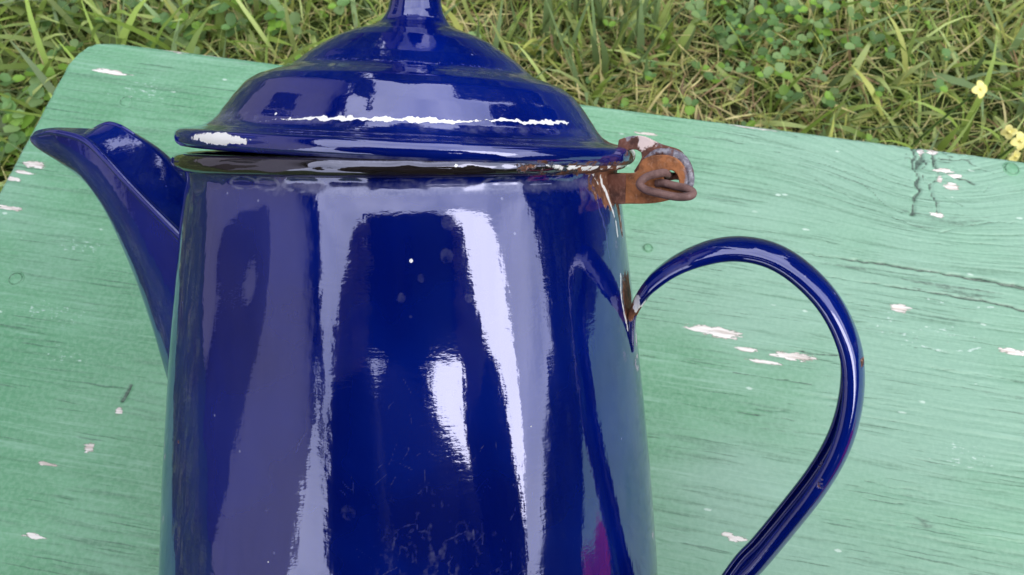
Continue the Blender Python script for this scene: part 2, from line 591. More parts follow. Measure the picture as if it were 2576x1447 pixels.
parts = [
    blades(10000, (-.85, .65), (.32, 1.0), (.02, .065), (.0016, .0042), [2, 4, 5, 2, 4, 2, .5], mask=thin),
    blades(2600, (-.85, .65), (.32, 1.0), (.05, .11), (.0055, .0100), [2, 4, 5, 4, 2, .4, .1], mask=thin, tilt=(.05, .9)),
    blades(14000, (-.85, .65), (.32, 1.0), (.02, .085), (.0008, .0024), [1, 3, 5, 1, 6, 6, 1], tilt=(.4, 1.5), curl=(.1, .8)),
    blades(5500, (-.6, .55), (.32, 1.0), (.02, .08), (.0012, .0045), [0, 0, 3, 0, 4, 7, 3], tilt=(1.0, 1.5), curl=(0, .4), mask=warm, zoff=.012),
    blades(520, (-.25, .16), (.60, .80), (.09, .16), (.006, .0100), [0, 1, 4, 8, 0, 0, 0], tilt=(.02, .35), curl=(.0, .6), mask=band(-.045, .70, .10, .06)),
    blades(700, (-.9, -.35), (.36, .8), (.08, .15), (.006, .012), [4, 4, 2, 3, 0, 0, 0], tilt=(.3, .9), curl=(.4, 1.3)),
    blades(330, (.22, .60), (.42, .9), (.05, .12), (.004, .0090), [2, 4, 4, 3, 1, .3, 0], tilt=(.3, 1.3), curl=(.2, 1.1)),
    blades(900, (-.1, .25), (.5, .75), (.015, .06), (.0012, .0040), [0, 0, 0, 0, 1, 4, 6], tilt=(1.0, 1.5), curl=(0, .4), mask=band(.085, .60, .07, .05), zoff=.02),
    blades(500, (-.75, -.4), (.55, .85), (.015, .06), (.0012, .0040), [0, 0, 0, 0, 1, 5, 4], tilt=(1.0, 1.5), curl=(0, .4), mask=band(-.58, .70, .09, .06), zoff=.02),
    # the lawn around, seen only from other places and in reflections
    blades(16000, (-2.0, 2.0), (-1.6, 1.9), (.05, .11), (.004, .009), [4, 5, 3, 2, 2, 1, .2], seg=3,
           mask=lambda x, y, u: ~((x > -.8) & (x < .6) & (y > .35) & (y < .95)) & (u < .9)),
]
co, F, tint = merge(parts)
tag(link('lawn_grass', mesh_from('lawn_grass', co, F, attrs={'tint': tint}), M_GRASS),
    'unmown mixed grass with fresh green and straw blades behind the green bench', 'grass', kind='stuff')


def leaflets(n, cx, cy, rx, ry, rad, zr, cols, rng=RNG):
    """little clover-like plants: three rounded leaflets each"""
    K = 7
    x = rng.normal(cx, rx, n); y = rng.normal(cy, ry, n); z = rng.uniform(zr[0], zr[1], n)
    out, cc, FF = [], [], []
    th = np.linspace(0, 2 * np.pi, K, endpoint=False)
    idx = 0
    for l in range(3):
        a = rng.uniform(0, 2 * np.pi, n) if l == 0 else a + 2.09 + rng.normal(0, .2, n)
        r = rng.uniform(rad[0], rad[1], n)
        tl = rng.uniform(-.2, .75, n)
        ux, uy = np.cos(a), np.sin(a)
        loc = np.stack([np.cos(th) * .62 + .66, np.sin(th) * .55 * (1 - .12 * np.cos(th))], -1)
        lx = loc[None, :, 0] * r[:, None]; ly = loc[None, :, 1] * r[:, None]
        cup = (np.abs(loc[:, 1])[None, :] * .35 - .0) * r[:, None]
        px = x[:, None] + ux[:, None] * lx * np.cos(tl)[:, None] - uy[:, None] * ly
        py = y[:, None] + uy[:, None] * lx * np.cos(tl)[:, None] + ux[:, None] * ly
        pz = z[:, None] + lx * np.sin(tl)[:, None] + cup
        rim = np.stack([px, py, pz], -1)
        mid = np.stack([x + ux * r * .66 * np.cos(tl), y + uy * r * .66 * np.cos(tl), z + r * .66 * np.sin(tl)], -1)[:, None, :]
        co_ = np.concatenate([mid, rim], 1)
        out.append(co_.reshape(-1, 3))
        c = np.array(cols)[rng.integers(0, len(cols), n)] * rng.uniform(.7, 1.3, n)[:, None]
        cc.append(np.repeat(c[:, None, :], K + 1, 1).reshape(-1, 3))
        b0 = (np.arange(n) * (K + 1))[:, None] + idx
        j = np.arange(K)[None, :]
        FF.append(np.stack([np.broadcast_to(b0, (n, K)), b0 + 1 + j, b0 + 1 + (j + 1) % K], -1).reshape(-1, 3))
        idx += n * (K + 1)
    return np.vstack(out), np.vstack(FF), np.vstack(cc)


GL = [(0.13, 0.25, 0.09), (0.10, 0.20, 0.065), (0.20, 0.31, 0.13), (0.18, 0.33, 0.05)]
co, F, tint = merge([
    leaflets(130, .16, .72, .06, .06, (.004, .011), (.015, .06), GL),
    leaflets(90, -.52, .66, .09, .06, (.007, .014), (.01, .05), GL),
    leaflets(60, -.60, .46, .06, .06, (.009, .017), (.01, .05), GL),
    leaflets(80, .0, .66, .32, .14, (.004, .009), (.005, .04), GL)])
tag(link('clover_leaves', mesh_from('clover_leaves', co, F, attrs={'tint': tint}), M_GRASS),
    'small round clover leaves scattered among the grass', 'clover', kind='stuff')

# yellow flowers standing at the right edge of the picture
bp_ = NB('yellow_petal'); bp_.set(Base_Color=bp_.mix(bp_.noise(bp_.coord(), 300.0), (0.85, 0.72, 0.10), (0.90, 0.86, 0.42)), Roughness=.5); M_PETAL = bp_.m
M_STEM = simple('flower_stem', (0.10, 0.19, 0.05), .5, .3, 200)


def flower(loc, blooms, label):
    root = tag(link('yellow_flower', None, loc=(loc[0], loc[1], 0)), label, 'flower', 'yellow flowers in the grass')
    c, f = tube([(-.02, .015, 0), (-.012, .008, loc[2] * .5), (0, 0, loc[2])], [.0014, .0012, .0009], 8)
    link('stem', mesh_from('stem', c, f), M_STEM, root)
    for (bx, by, bz, sc, tx, ty, npet) in blooms:
        T = Matrix.Translation((bx, by, loc[2] + bz)) @ Matrix.Rotation(tx, 4, 'X') @ Matrix.Rotation(ty, 4, 'Y')
        for k in range(npet):
            n = 6
            pts, fs = [(0, 0, 0)], []
            for i in range(n + 1):
                s = i / n; wd_ = math.sin(math.pi * min(1, s * .80 + .06)) * .46
                z = .25 * s - .35 * s * s
                pts += [(s * .95, wd_, z + .1 * wd_), (s, 0, z - .03), (s * .95, -wd_, z + .1 * wd_)]
            for i in range(n):
                q = 1 + i * 3
                fs += [(q, q + 1, q + 4, q + 3), (q + 1, q + 2, q + 5, q + 4)]
            me = mesh_from('petal', np.array(pts) * sc, fs)
            link('petal', me, M_PETAL, root, mw=T @ Matrix.Rotation(2 * math.pi * k / npet + .3, 4, 'Z'))
        cc_, ff_ = tube([(0, 0, -.001), (0, 0, .0016)], [.0016, .0013], 8, 3)
        link('flower_centre', mesh_from('flower_centre', cc_, ff_), M_PETAL, root, mw=T)
    return root


flower((.3319, .5734, .13), [(0, 0, 0, .0085, .5, .3, 4)], 'small yellow flower with drooping petals deeper in the grass, above the other')
flower((.3195, .4584, .20), [(0, 0, 0, .0075, .7, .2, 4), (-.010, .004, .004, .006, .9, -.4, 4), (.006, .010, .008, .007, .4, .3, 4), (.002, -.006, -.012, .006, .9, .5, 4)],
       'cluster of pale yellow flowers rising just behind the right end of the bench edge')

# ------------------------------------------------------------------ bench
BZ = 0.400
XL, YF = -0.2830, 0.2745


def ytop(x):
    xs = np.array([-.2832, -.2826, -.2815, -.2787, -.2762, -.2719, -.2660, -.2600, 2.0])
    ys = np.array([.2450, .2490, .2550, .2655, .2700, .2728, .2740, .2745, .2745])
    return np.interp(x, xs, ys)


xs = np.concatenate([np.linspace(XL, XL + .025, 60, endpoint=False), np.arange(XL + .025, .215, .0009), np.linspace(.216, .30, 30), np.linspace(.31, 1.25, 60)])
ys = np.concatenate([np.linspace(-.13, -.012, 40, endpoint=False), np.arange(-.012, .2725, .00048), np.linspace(.2727, YF, 12)])
NX, NY = len(xs), len(ys)
X, Y = np.meshgrid(xs, ys, indexing='ij')
yt = ytop(X)
Y = np.where(Y > .15, .15 + (Y - .15) * (yt - .15) / (YF - .15), Y)
KX, KY = .1545, .262
sag = .020 * np.exp(-((X - KX) / .045) ** 2) * np.exp(-((Y - KY) / .040) ** 2)
G = Y + sag + .004 * (fbm(X * 6, Y * 5, 11, 3) - .5) + .0012 * (fbm(X * 25, Y * 60, 12, 2) - .5)
ring = fbm(G / .0050, X / .30, 21, 2)
fine = vnoise(G / .0011, X / .045, 23)
fine2 = vnoise(G / .0019, X / .08, 25)
right = sstep(-.10, .06, X + .15 * (fbm(X * 5, Y * 9, 31, 2) - .5))
rid = 1 - np.abs(2 * vnoise(G / .0042, X / .22, 27) - 1)
groove = rid ** 14 * sstep(.42, .62, vnoise(G / .0048, X / .040, 29))
rid2 = 1 - np.abs(2 * vnoise(G / .0075, X / .30, 33) - 1)
groove2 = rid2 ** 22 * sstep(.45, .60, vnoise(G / .009, X / .06, 35))
grain = .42 * ring + .33 * fine + .25 * fine2
Z = (grain - .5) * .00085
crack = np.clip(groove * (.16 + .74 * right) + groove2 * (.12 + .85 * right), 0, 1)
Z -= crack * .00032
Z += .0010 * (fbm(X * 8, Y * 20, 41, 2) - .5)
deep = np.zeros_like(X)
mm = .001


def cut(pts, wd, depth, amount=1.0, grow=0.0, jitter=.0005, broken=1.0):
    global Z, deep
    p = [(a * mm, b * mm) for a, b in pts]
    bx0, bx1 = min(q[0] for q in p) - .01, max(q[0] for q in p) + .01
    by0, by1 = min(q[1] for q in p) - .01, max(q[1] for q in p) + .01
    i0, i1 = np.searchsorted(xs, bx0), np.searchsorted(xs, bx1)
    sl = (slice(i0, i1), slice(None))
    x, y = X[sl], Y[sl]
    jx = jitter * (vnoise(x / .004, y / .004, 51) - .5) * 2
    jy = jitter * (vnoise(x / .003, y / .003, 52) - .5) * 2
    d, t = seg_dist(x + jx, y + jy, p)
    ww = wd * (1 - grow + grow * t) * (.6 + .8 * vnoise(x / .006, y / .006, 53))
    ww = ww * .72
    f = np.exp(-(d / np.maximum(ww, 1e-5)) ** 2) * (1 - grow + grow * t) * (1 - broken + broken * sstep(.12, .45, vnoise(x / .007 + 3, y / .009, 54)))
    Z[sl] -= f * depth
    deep[sl] = np.maximum(deep[sl], f * amount)


cut([(36.3, 205.4), (66.7, 206.0), (91.4, 204.8), (111.2, 204.6), (133.1, 204.9), (151.2, 204.5), (176.1, 204.0), (192.4, 203.1), (230, 202)], .0010, .0022, 1.5, .70, broken=.15)
cut([(105.3, 194.3), (130.3, 194.2), (158.6, 193.8), (179.6, 192.8), (191.2, 191.4), (230, 190)], .0007, .0012, 1.2, .3, broken=.4)
cut([(52.8, 263.5), (97.2, 257.6), (119.1, 252.4), (127.8, 243.3), (133.8, 236.8), (141.2, 233.6)], .00045, .0006, .75, .2)
cut([(100.8, 246.1), (122.9, 236.1), (139.2, 229.8), (152.1, 226.5)], .00045, .0005, .7)
cut([(157.0, 225.6), (172.2, 232.5), (183.6, 236.4), (195.9, 237.3), (225, 234)], .0005, .0005, .65)
cut([(144.0, 219.8), (159.9, 219.7), (175.9, 223.2), (194.6, 224.3)], .0004, .0004, .6)
cut([(147.4, 274.1), (147.6, 261.3), (149.5, 254.7), (148.5, 247.6), (145.9, 238.2), (145.3, 233.7)], 0.00100, .0014, 1.25, jitter=.0011, broken=.25)
cut([(149.4, 274.1), (150.6, 268.3), (149.5, 260.7)], 0.00125, .0014, 1.25, jitter=.0011, broken=.25)
cut([(157.5, 272.4), (156.3, 267.5), (158.4, 262.2), (164.4, 259.9), (169.5, 257.5), (175.3, 256.0)], 0.00075, .0010, 1.19, jitter=.0011, broken=.25)
cut([(154.5, 251.6), (155.9, 243.7), (156.9, 235.2)], 0.00063, .0008, 1.00, jitter=.0011, broken=.25)
cut([(153.4, 265.8), (151.6, 259.6), (152.4, 254.0), (154.5, 251.8), (156.9, 254.7), (158.1, 260.7), (156.9, 265.2), (155.0, 267.3)], 0.00050, .0006, 0.94, jitter=.0011, broken=.25)
cut([(161.0, 268.3), (170.3, 269.3), (177.6, 267.5)], 0.00050, .0006, 0.88, jitter=.0011, broken=.25)
cut([(-182.9, 92.2), (-183.1, 89.3), (-183.4, 86.0)], 0.00100, .0014, 1.50, jitter=.0011, broken=.25)
for c_ in ([(37.5, 190.9), (50.1, 190.3), (66.2, 188.5)], [(28.0, 142.5), (43.2, 142.8), (53.4, 142.2)], [(66.9, 141.3), (85.2, 141.2), (100.0, 141.0)]):
    cut(c_, .00045, .0006, .75)
rk = np.random.default_rng(8)
for _ in range(26):
    x0 = rk.normal(158, 13); y0 = min(rk.normal(259, 9), 272); an = rk.choice([rk.normal(-.25, .3), rk.normal(1.5, .4)], p=[.65, .35]); l = rk.uniform(3, 11)
    cut([(x0, y0), (x0 + math.cos(an) * l * .5, y0 + math.sin(an) * l * .5 + rk.normal(0, .5)), (x0 + math.cos(an) * l, min(273, y0 + math.sin(an) * l))], rk.uniform(.00025, .00045), .0006, rk.uniform(.5, 1.0), jitter=.0009, broken=.5)
kd = np.hypot((X - .156) / .016, (Y - .259) / .013)
Z += .0011 * np.exp(-kd ** 2) * (fbm(X / .004, Y / .003, 57, 3) - .4)
rr = np.random.default_rng(5)
for _ in range(34):
    x0 = rr.uniform(20, 200); y0 = rr.uniform(20, 190); l = rr.uniform(10, 38)
    cut([(x0, y0), (x0 + l * .5, y0 + rr.normal(0, .5)), (x0 + l, y0 + rr.normal(-.3, .8))], rr.uniform(.0003, .0005), .0005, rr.uniform(.35, .8))

chip = np.zeros_like(X)
scuff = np.zeros_like(X)


def blob(arr, items, gain=1.0, soft=False):
    for (cx_, cy_, rx_, ry_) in items:
        rx_, ry_ = rx_ * mm, ry_ * mm
        i0, i1 = np.searchsorted(xs, cx_ * mm - 2.2 * rx_), np.searchsorted(xs, cx_ * mm + 2.2 * rx_)
        x, y = X[i0:i1], Y[i0:i1]
        d = np.hypot((x - cx_ * mm) / rx_, (y - cy_ * mm) / ry_)
        v = np.exp(-d * d) * gain if soft else np.clip(1.05 - .5 * d, 0, 1)
        arr[i0:i1] = np.maximum(arr[i0:i1], v)


blob(chip, [(53.3, 159.0, 5.8, 1.5), (61.7, 158.5, 7.1, 2.0), (72.5, 152.6, 3.4, 1.0), (93.2, 152.8, 7.0, 1.6), (80.8, 148.1, 5.0, 0.8),
            (72.0, 72.5, 2.7, 1.0), (184.9, 170.4, 5.0, 1.1), (137.7, 183.4, 3.2, 1.7), (-229.1, 274.4, 5.0, 2.0),
            (-209.7, 275.2, 6.8, 1.5), (-257.1, 253.7, 7.3, 1.2), (-272.1, 192.9, 5.2, 1.5), (-275.8, 187.6, 4.8, .9), (-278.9, 183.1, 3.4, .9),
            (-273.1, 167.4, 5.2, 1.0), (-189.5, 64.1, 1.9, 1.9), (156.6, 273.6, 2.4, 2.4), (164.6, 252.6, 3.0, 1.8), (161.5, 261.5, 3.4, .9), (166.5, 259.3, 2.6, .7), (151.0, 271.5, 1.2, 2.2), (159.0, 256.0, 1.0, 2.0), (157.3, 235.7, 2.4, 1.0),
            (-203.1, 55.0, 4.0, .7), (-196.4, 27.2, 3.3, .7), (-183.0, 81.0, 1.3, 1.6), (68.9, 73.5, 2.0, .6), (-225, 215, 1.3, .9), (-258, 214, 1.2, .9), (20, 260, 5, .7), (70, 272.5, 9, .8), (120, 273.5, 6, .6)])
blob(scuff, [(137.7, 183.4, 8, 6), (157.2, 175.3, 18, 5), (141.9, 169.8, 12, 7), (132.1, 177.7, 10, 13), (-122.3, 80.1, 8, 8), (-231.4, 153.1, 18, 7),
             (-215, 100, 20, 8), (-240, 40, 16, 9), (150, 50, 18, 10), (100, 40, 20, 8), (-230, 120, 30, 8), (160, 120, 20, 10), (-235, 245, 25, 12)], .46, True)
for pts in ([(140, 168), (155, 165.5), (165, 167.5), (175, 172)], [(150, 190), (165, 189), (180, 191)], [(125, 172), (135, 176), (138, 184)], [(150, 160), (147, 154)]):
    d, t = seg_dist(X, Y, [(a * mm, b * mm) for a, b in pts])
    scuff = np.maximum(scuff, .72 * np.exp(-((d + .0009 * vnoise(X / .003, Y / .002, 58)) / .0013) ** 2) * (.45 + .75 * vnoise(X / .008, Y / .008, 59)))
# edges worn to pale paint
edge_d = np.minimum(yt - Y, X - XL)
scuff = np.maximum(scuff, .55 * np.exp(-(edge_d / .0035) ** 2))
Z -= .0022 * (1 - sstep(0, .0032, edge_d)) ** 2
crackc = np.clip(np.maximum(.55 * crack, deep), 0, 1)
blotch_sheen = fbm(X * 14 + 3, Y * 22, 61, 3) * .70 + .36 * sstep(-.12, .16, X)  # random blotches, plus sky sheen painted as paler colour towards the right
cols = np.stack([chip, crackc, scuff], -1).reshape(-1, 3)
tone = np.stack([grain + 0 * X, blotch_sheen, G], -1).reshape(-1, 3)
co = np.stack([X, Y, BZ + Z], -1).reshape(-1, 3)
F = grid_faces(NX, NY)
# skirt: the thickness of the board
idx = np.arange(NX * NY).reshape(NX, NY)
loop = np.concatenate([idx[:, 0], idx[-1, 1:], idx[::-1, -1][1:], idx[0, ::-1][1:-1]])
low = co[loop].copy(); low[:, 2] = BZ - .030
nb_ = len(co)
k = np.arange(len(loop)); k2 = (k + 1) % len(loop)
F2 = np.stack([loop[k], nb_ + k, nb_ + k2, loop[k2]], -1)
co = np.vstack([co, low])
cols = np.vstack([cols, np.zeros((len(low), 3))]); tone = np.vstack([tone, np.full((len(low), 3), .4)])
bench = tag(link('bench', None, loc=(0, 0, 0)), 'weathered green painted wooden bench with cracked, chipped board under the pot', 'bench')
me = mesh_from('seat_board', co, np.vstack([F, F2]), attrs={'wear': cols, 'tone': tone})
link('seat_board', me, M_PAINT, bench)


def flat_attr(me, val=(0, 0, 0), tone=(.5, .4, 0)):
    for an, v in (('wear', val), ('tone', tone)):
        at = me.attributes.new(an, 'FLOAT_COLOR', 'POINT')
        at.data.foreach_set('color', np.tile(np.array(tuple(v) + (1,), np.float32), len(me.vertices)))


# underside and legs
me = box_mesh('underside', 1.52, .39, .003, 0, (.483, .072, BZ - .0325)); flat_attr(me); link('underside', me, M_PAINT, bench)
for lx in (-.16, 1.10):
    me = box_mesh('leg', .034, .34, .362, .003, (lx, .072, .181)); flat_attr(me); link('leg', me, M_PAINT, bench)
me = box_mesh('stretcher', 1.22, .026, .09, .003, (.47, .072, .30)); flat_attr(me); link('stretcher', me, M_PAINT, bench)
# nail heads painted over
for (nx_, ny_, nr) in [(-242.1, 236.9, 3.0), (-253.0, 132.3, 2.9), (26.2, 195.5, 2.0), (193.1, 267.7, 3.2)]:
    bm = bmesh.new()
    prev = None
    prof = [(0, .10), (.80, .10), (.90, .02), (.95, -.9), (1.02, -.9), (1.07, .05), (1.3, -.9)]
    NS = 20
    ringv = [[bm.verts.new((nr * mm * r_ * math.cos(2 * math.pi * j / NS) * (1 + .05 * math.sin(3 * j)), nr * mm * r_ * math.sin(2 * math.pi * j / NS), z_ * mm * .7)) for j in range(NS)] for r_, z_ in prof[1:]]
    top = bm.verts.new((0, 0, prof[0][1] * mm * .7))
    for j in range(NS):
        bm.faces.new((top, ringv[0][j], ringv[0][(j + 1) % NS]))
        for a_, b_ in zip(ringv, ringv[1:]):
            bm.faces.new((a_[j], b_[j], b_[(j + 1) % NS], a_[(j + 1) % NS]))
    me = bpy.data.meshes.new('nail_head'); bm.to_mesh(me); bm.free()
    me.polygons.foreach_set('use_smooth', np.ones(len(me.polygons), bool))
    flat_attr(me, (0, .02, .2), (.5, .4, 0))
    for v_ in me.vertices:
        q_ = math.hypot(v_.co.x, v_.co.y) / (nr * mm)
        if .93 < q_ < 1.06: me.attributes['wear'].data[v_.index].color = (0, .75, 0, 1)
    o = link('nail_head', me, M_PAINT, bench, loc=(nx_ * mm, ny_ * mm, BZ + .0004))

# ------------------------------------------------------------------ coffee pot
MW = Matrix.Translation((0, 0, CAM_H)) @ M.to_4x4()


def frame(C_, a_, c_):
    a_ = Vector(a_).normalized(); c_ = Vector(c_); c_ = (c_ - a_ * c_.dot(a_)).normalized()
    r_ = a_.cross(c_)
    m = Matrix.Identity(4)
    for i in range(3):
        m[i][0] = r_[i]; m[i][1] = -c_[i]; m[i][2] = a_[i]; m[i][3] = C_[i]
    return MW @ m


POT = frame((-0.02553782, 0.03094938, -0.20279862), (0.00031307, 0.98353259, 0.18073059), (0.12357873, -0.17938331, 0.97598664))
LID = frame((-0.02425925, 0.03522777, -0.20225681), (0.04486572, 0.98254225, 0.18054861), (0.12333358, -0.18479579, 0.97500736))
pot = tag(link('coffee_pot', None), 'dark blue enamel coffee pot, rusty at its hinge, leaning back above the green bench', 'coffee pot')
pot.matrix_world = POT
PI_ = POT.inverted()


def smooth_profile(pts, n, sig):
    h = np.array([p[0] for p in pts]); r = np.array([p[1] for p in pts])
    s = np.concatenate([[0], np.cumsum(np.hypot(np.diff(h), np.diff(r)))])
    u = np.linspace(0, s[-1], n)
    H = np.interp(u, s, h); R = np.interp(u, s, r)
    if sig > 0:
        k = max(1, int(sig / (s[-1] / n) * 3)); g = np.exp(-.5 * (np.arange(-k, k + 1) / (k / 3.0)) ** 2); g /= g.sum()
        def cv(a):
            a2 = np.concatenate([2 * a[0] - a[k:0:-1], a, 2 * a[-1] - a[-2:-k - 2:-1]])
            return np.convolve(a2, g, 'valid')
        H, R = cv(H), cv(R)
    return H, R


def psi_samples(front=105, step=.32, back=2.0):
    return np.radians(np.concatenate([np.arange(-front, front, step), np.arange(front, 360 - front, back)]))


# body
bh, br = smooth_profile([(-.183, .062), (-.1815, .0665), (-.178, .0680), (-.150, .0664), (-.09986, .06327), (-.07473, .06081), (-.05515, .05846),
                         (-.036, .05598), (-.01737, .0533), (-.0120, .05255), (-.0095, .05215), (-.0075, .0518), (-.0058, .0514), (-.0040, .05085), (-.0026, .0508), (-.0006, .0515)], 640, .0007)
psi = psi_samples()
PS, H = np.meshgrid(psi, bh, indexing='ij')
R0 = np.broadcast_to(br, PS.shape).copy()
deg = np.degrees(PS)
deg = np.where(deg > 180, deg - 360, deg)
hm = H * 1000
arc = np.radians(deg) * 57.0
# hand-formed sheet is never quite true
R0 += .00030 * (fbm(arc / 26 + 9, hm / 60, 71, 2) - .5) + .00010 * (fbm(arc / 7 + 9, hm / 22, 72, 2) - .5)
R0 += -.00065 * np.exp(-(((deg + 38) / 7) ** 2 + ((hm + 19) / 9) ** 2)) + .00035 * np.exp(-(((deg + 31) / 4) ** 2 + ((hm + 24) / 12) ** 2))
# row of shallow pressed ovals under the rim
white = np.zeros_like(H); rust = np.zeros_like(H); haze = np.zeros_like(H)
for (p0, h0, rw, rh, st) in [(-38.5, -2.9, 4.2, 1.2, .8), (-31.7, -2.9, 3.2, 1.2, .8), (-22.5, -2.9, 4.6, 1.3, .9), (-12, -2.9, 4, 1.2, .35), (-2, -3.2, 5, 1.3, .45),
                             (8, -2.9, 4, 1.3, .6), (20.6, -2.9, 4.5, 1.1, .8), (30, -3.3, 4, 1.3, .5), (-58, -3.6, 4, 1.8, .45), (-49, -3.2, 4, 1.3, .35)]:
    d = np.hypot((deg - p0) / rw, (hm - h0) / rh)
    haze = np.maximum(haze, 1.25 * st * np.exp(-((d - 1) / .20) ** 2) * (.35 + .85 * vnoise(arc / .9, hm / .5, 75)))
    R0 -= .00022 * np.exp(-(d / .9) ** 4)
haze = np.maximum(haze, .72 * np.exp(-((hm + 3.6) / 1.8) ** 2) * sstep(-48, -20, deg) * (.5 + .8 * fbm(arc / 3, hm / 2, 76)))
haze = np.maximum(haze, 1.0 * np.exp(-((hm + 4.6) / 3.2) ** 2) * sstep(36, 50, deg) * fbm(arc / 2.2, hm / 2.2, 77) * 1.3)
# round dried water spots
for (p0, h0, rd) in [(8.5, -9.5, 2.0), (7.8, -16.1, 1.6), (-1.8, -23.5, 1.0), (-12.6, -63.7, 1.6), (2.2, -20, .9), (16.4, -28, 1.3), (12, -24, 1.0)]:
    d = np.hypot((arc - math.radians(p0) * 55), (hm - h0) * .9) / rd
    haze = np.maximum(haze, .40 * (1 - sstep(.75, 1.05, d)) + .10 * np.exp(-((d - .95) / .12) ** 2))
# dull fine scratching low on the front
sq = 1 - np.abs(2 * fbm(arc / 2.4, hm / 3.4, 80, 3) - 1)
zone = np.exp(-(((deg - 4) / 15) ** 2 + ((hm + 72) / 17) ** 2))
haze = np.maximum(haze, .60 * sstep(.86, .985, sq) * zone * sstep(.35, .6, fbm(arc / 5, hm / 5, 81)))
haze = np.maximum(haze, .50 * zone * sstep(.46, .72, fbm(arc / 1.2, hm / 2.6, 88, 5)))
rs = np.random.default_rng(12)
for _ in range(170):
    p0 = rs.normal(3, 12); h0 = -38 - 60 * rs.uniform(0, 1) ** .6; an = rs.normal(1.3, .6); l = rs.uniform(.8, 4.5)
    x0 = math.radians(p0) * 57
    i0, i1 = np.searchsorted(psi, math.radians(p0 - 7)), np.searchsorted(psi, math.radians(p0 + 7))
    d, t = seg_dist(arc[i0:i1], hm[i0:i1], [(x0, h0), (x0 + math.cos(an) * l * .5 + rs.normal(0, .2), h0 + math.sin(an) * l * .5), (x0 + math.cos(an) * l, h0 + math.sin(an) * l)])
    haze[i0:i1] = np.maximum(haze[i0:i1], rs.uniform(.25, .62) * np.exp(-(d / .17) ** 2))
# rust eaten round the hinge bracket, running down; white ground coat at its edge
jit = (fbm(arc / 1.6, hm / 1.6, 82) - .5)
d = np.hypot((deg - 61.5) / 10.0, (hm + 2.6) / 5.2) + jit * .9
rust = np.maximum(rust, 1.45 - .75 * d)
dl, t = seg_dist(arc + jit * 1.0, hm, [(math.radians(x_) * 57, y_) for x_, y_ in [(63, -3), (64.5, -7), (65.6, -12), (66.2, -16)]])
rust = np.maximum(rust, 1.25 - .55 * dl / (1.6 - .9 * t))
dl, t = seg_dist(arc + jit, hm + jit, [(math.radians(x_) * 57, y_) for x_, y_ in [(59, -1.0), (45, -.8), (30, -.4)]])
rust = np.maximum(rust, 1.05 - .5 * dl / 1.0)
for pts, wd_, g_ in [([(54.5, -2.5), (55.7, -5), (57.0, -7.5), (59.5, -10.5), (61, -13), (61.2, -16)], .50, .98), ([(56.2, -5), (57.4, -8.2)], .75, 1.0),
                     ([(50, -2.0), (53, -4)], .45, .8), ([(66, -12), (66.4, -17)], .30, .9), ([(59.9, -24.5), (58.2, -28.7), (59.0, -33), (60.4, -37.5)], .40, .95), ([(47, -2.4), (51, -1.7)], .4, .75)]:
    dl, t = seg_dist(arc + jit * .8, hm + jit * .8, [(math.radians(x_) * 57, y_) for x_, y_ in pts])
    white = np.maximum(white, g_ * (.45 + .8 * fbm(arc / 1.1, hm / 1.1, 87)) - .42 * dl / wd_)
d = np.hypot((deg - 64.5) / 5.0, (hm + 30.5) / 5.5) + jit * .5
rust = np.maximum(rust, 1.1 - .62 * d)
dl, t = seg_dist(arc + jit, hm, [(math.radians(x_) * 57, y_) for x_, y_ in [(50, -3.5), (51, -9), (53, -14), (53.5, -22)]])
haze = np.maximum(haze, .62 * np.exp(-(dl / .5) ** 2))
for (p0, h0, rd) in [(.33, -16.7, .32), (-62, -58, .5), (-30, -75, .18), (25, -50, .2)]:
    d = np.hypot(arc - math.radians(p0) * 53, hm - h0) / rd
    white = np.maximum(white, 1.15 - .65 * d) if rd < .4 else white
    rust = np.maximum(rust, 1.0 - .55 * d) if rd >= .4 else rust
co = np.stack([R0 * np.sin(PS), -R0 * np.cos(PS), H], -1).reshape(-1, 3)
wear = np.clip(np.stack([white, rust, haze], -1).reshape(-1, 3), 0, 1.2)
F = grid_faces(len(psi), len(bh), True)
link('body', mesh_from('body', co, F, attrs={'wear': wear}), M_BLUE, pot)
co = np.stack([np.outer(np.sin(psi), [0.0, .064]).ravel(), -np.outer(np.cos(psi), [0.0, .064]).ravel(), np.full(2 * len(psi), -.1825)], -1)
link('base', mesh_from('base', co, grid_faces(len(psi), 2, True), attrs={'wear': np.zeros((len(co), 3))}), M_BLUE, pot)


# rolled black rim
def torus(Rc, rc, z0, psi_, nt=40, sq_=1.0):
    th = np.linspace(0, 2 * np.pi, nt, endpoint=False)
    P_, T_ = np.meshgrid(psi_, th, indexing='ij')
    rad = Rc + rc * np.cos(T_)
    c_ = np.stack([rad * np.sin(P_), -rad * np.cos(P_), z0 + rc * sq_ * np.sin(T_)], -1).reshape(-1, 3)
    n1, n2 = len(psi_), nt
    I, J = np.meshgrid(np.arange(n1), np.arange(n2), indexing='ij')
    f_ = np.stack([I * n2 + J, ((I + 1) % n1) * n2 + J, ((I + 1) % n1) * n2 + (J + 1) % n2, I * n2 + (J + 1) % n2], -1).reshape(-1, 4)
    return c_, f_, P_.ravel(), T_.ravel()


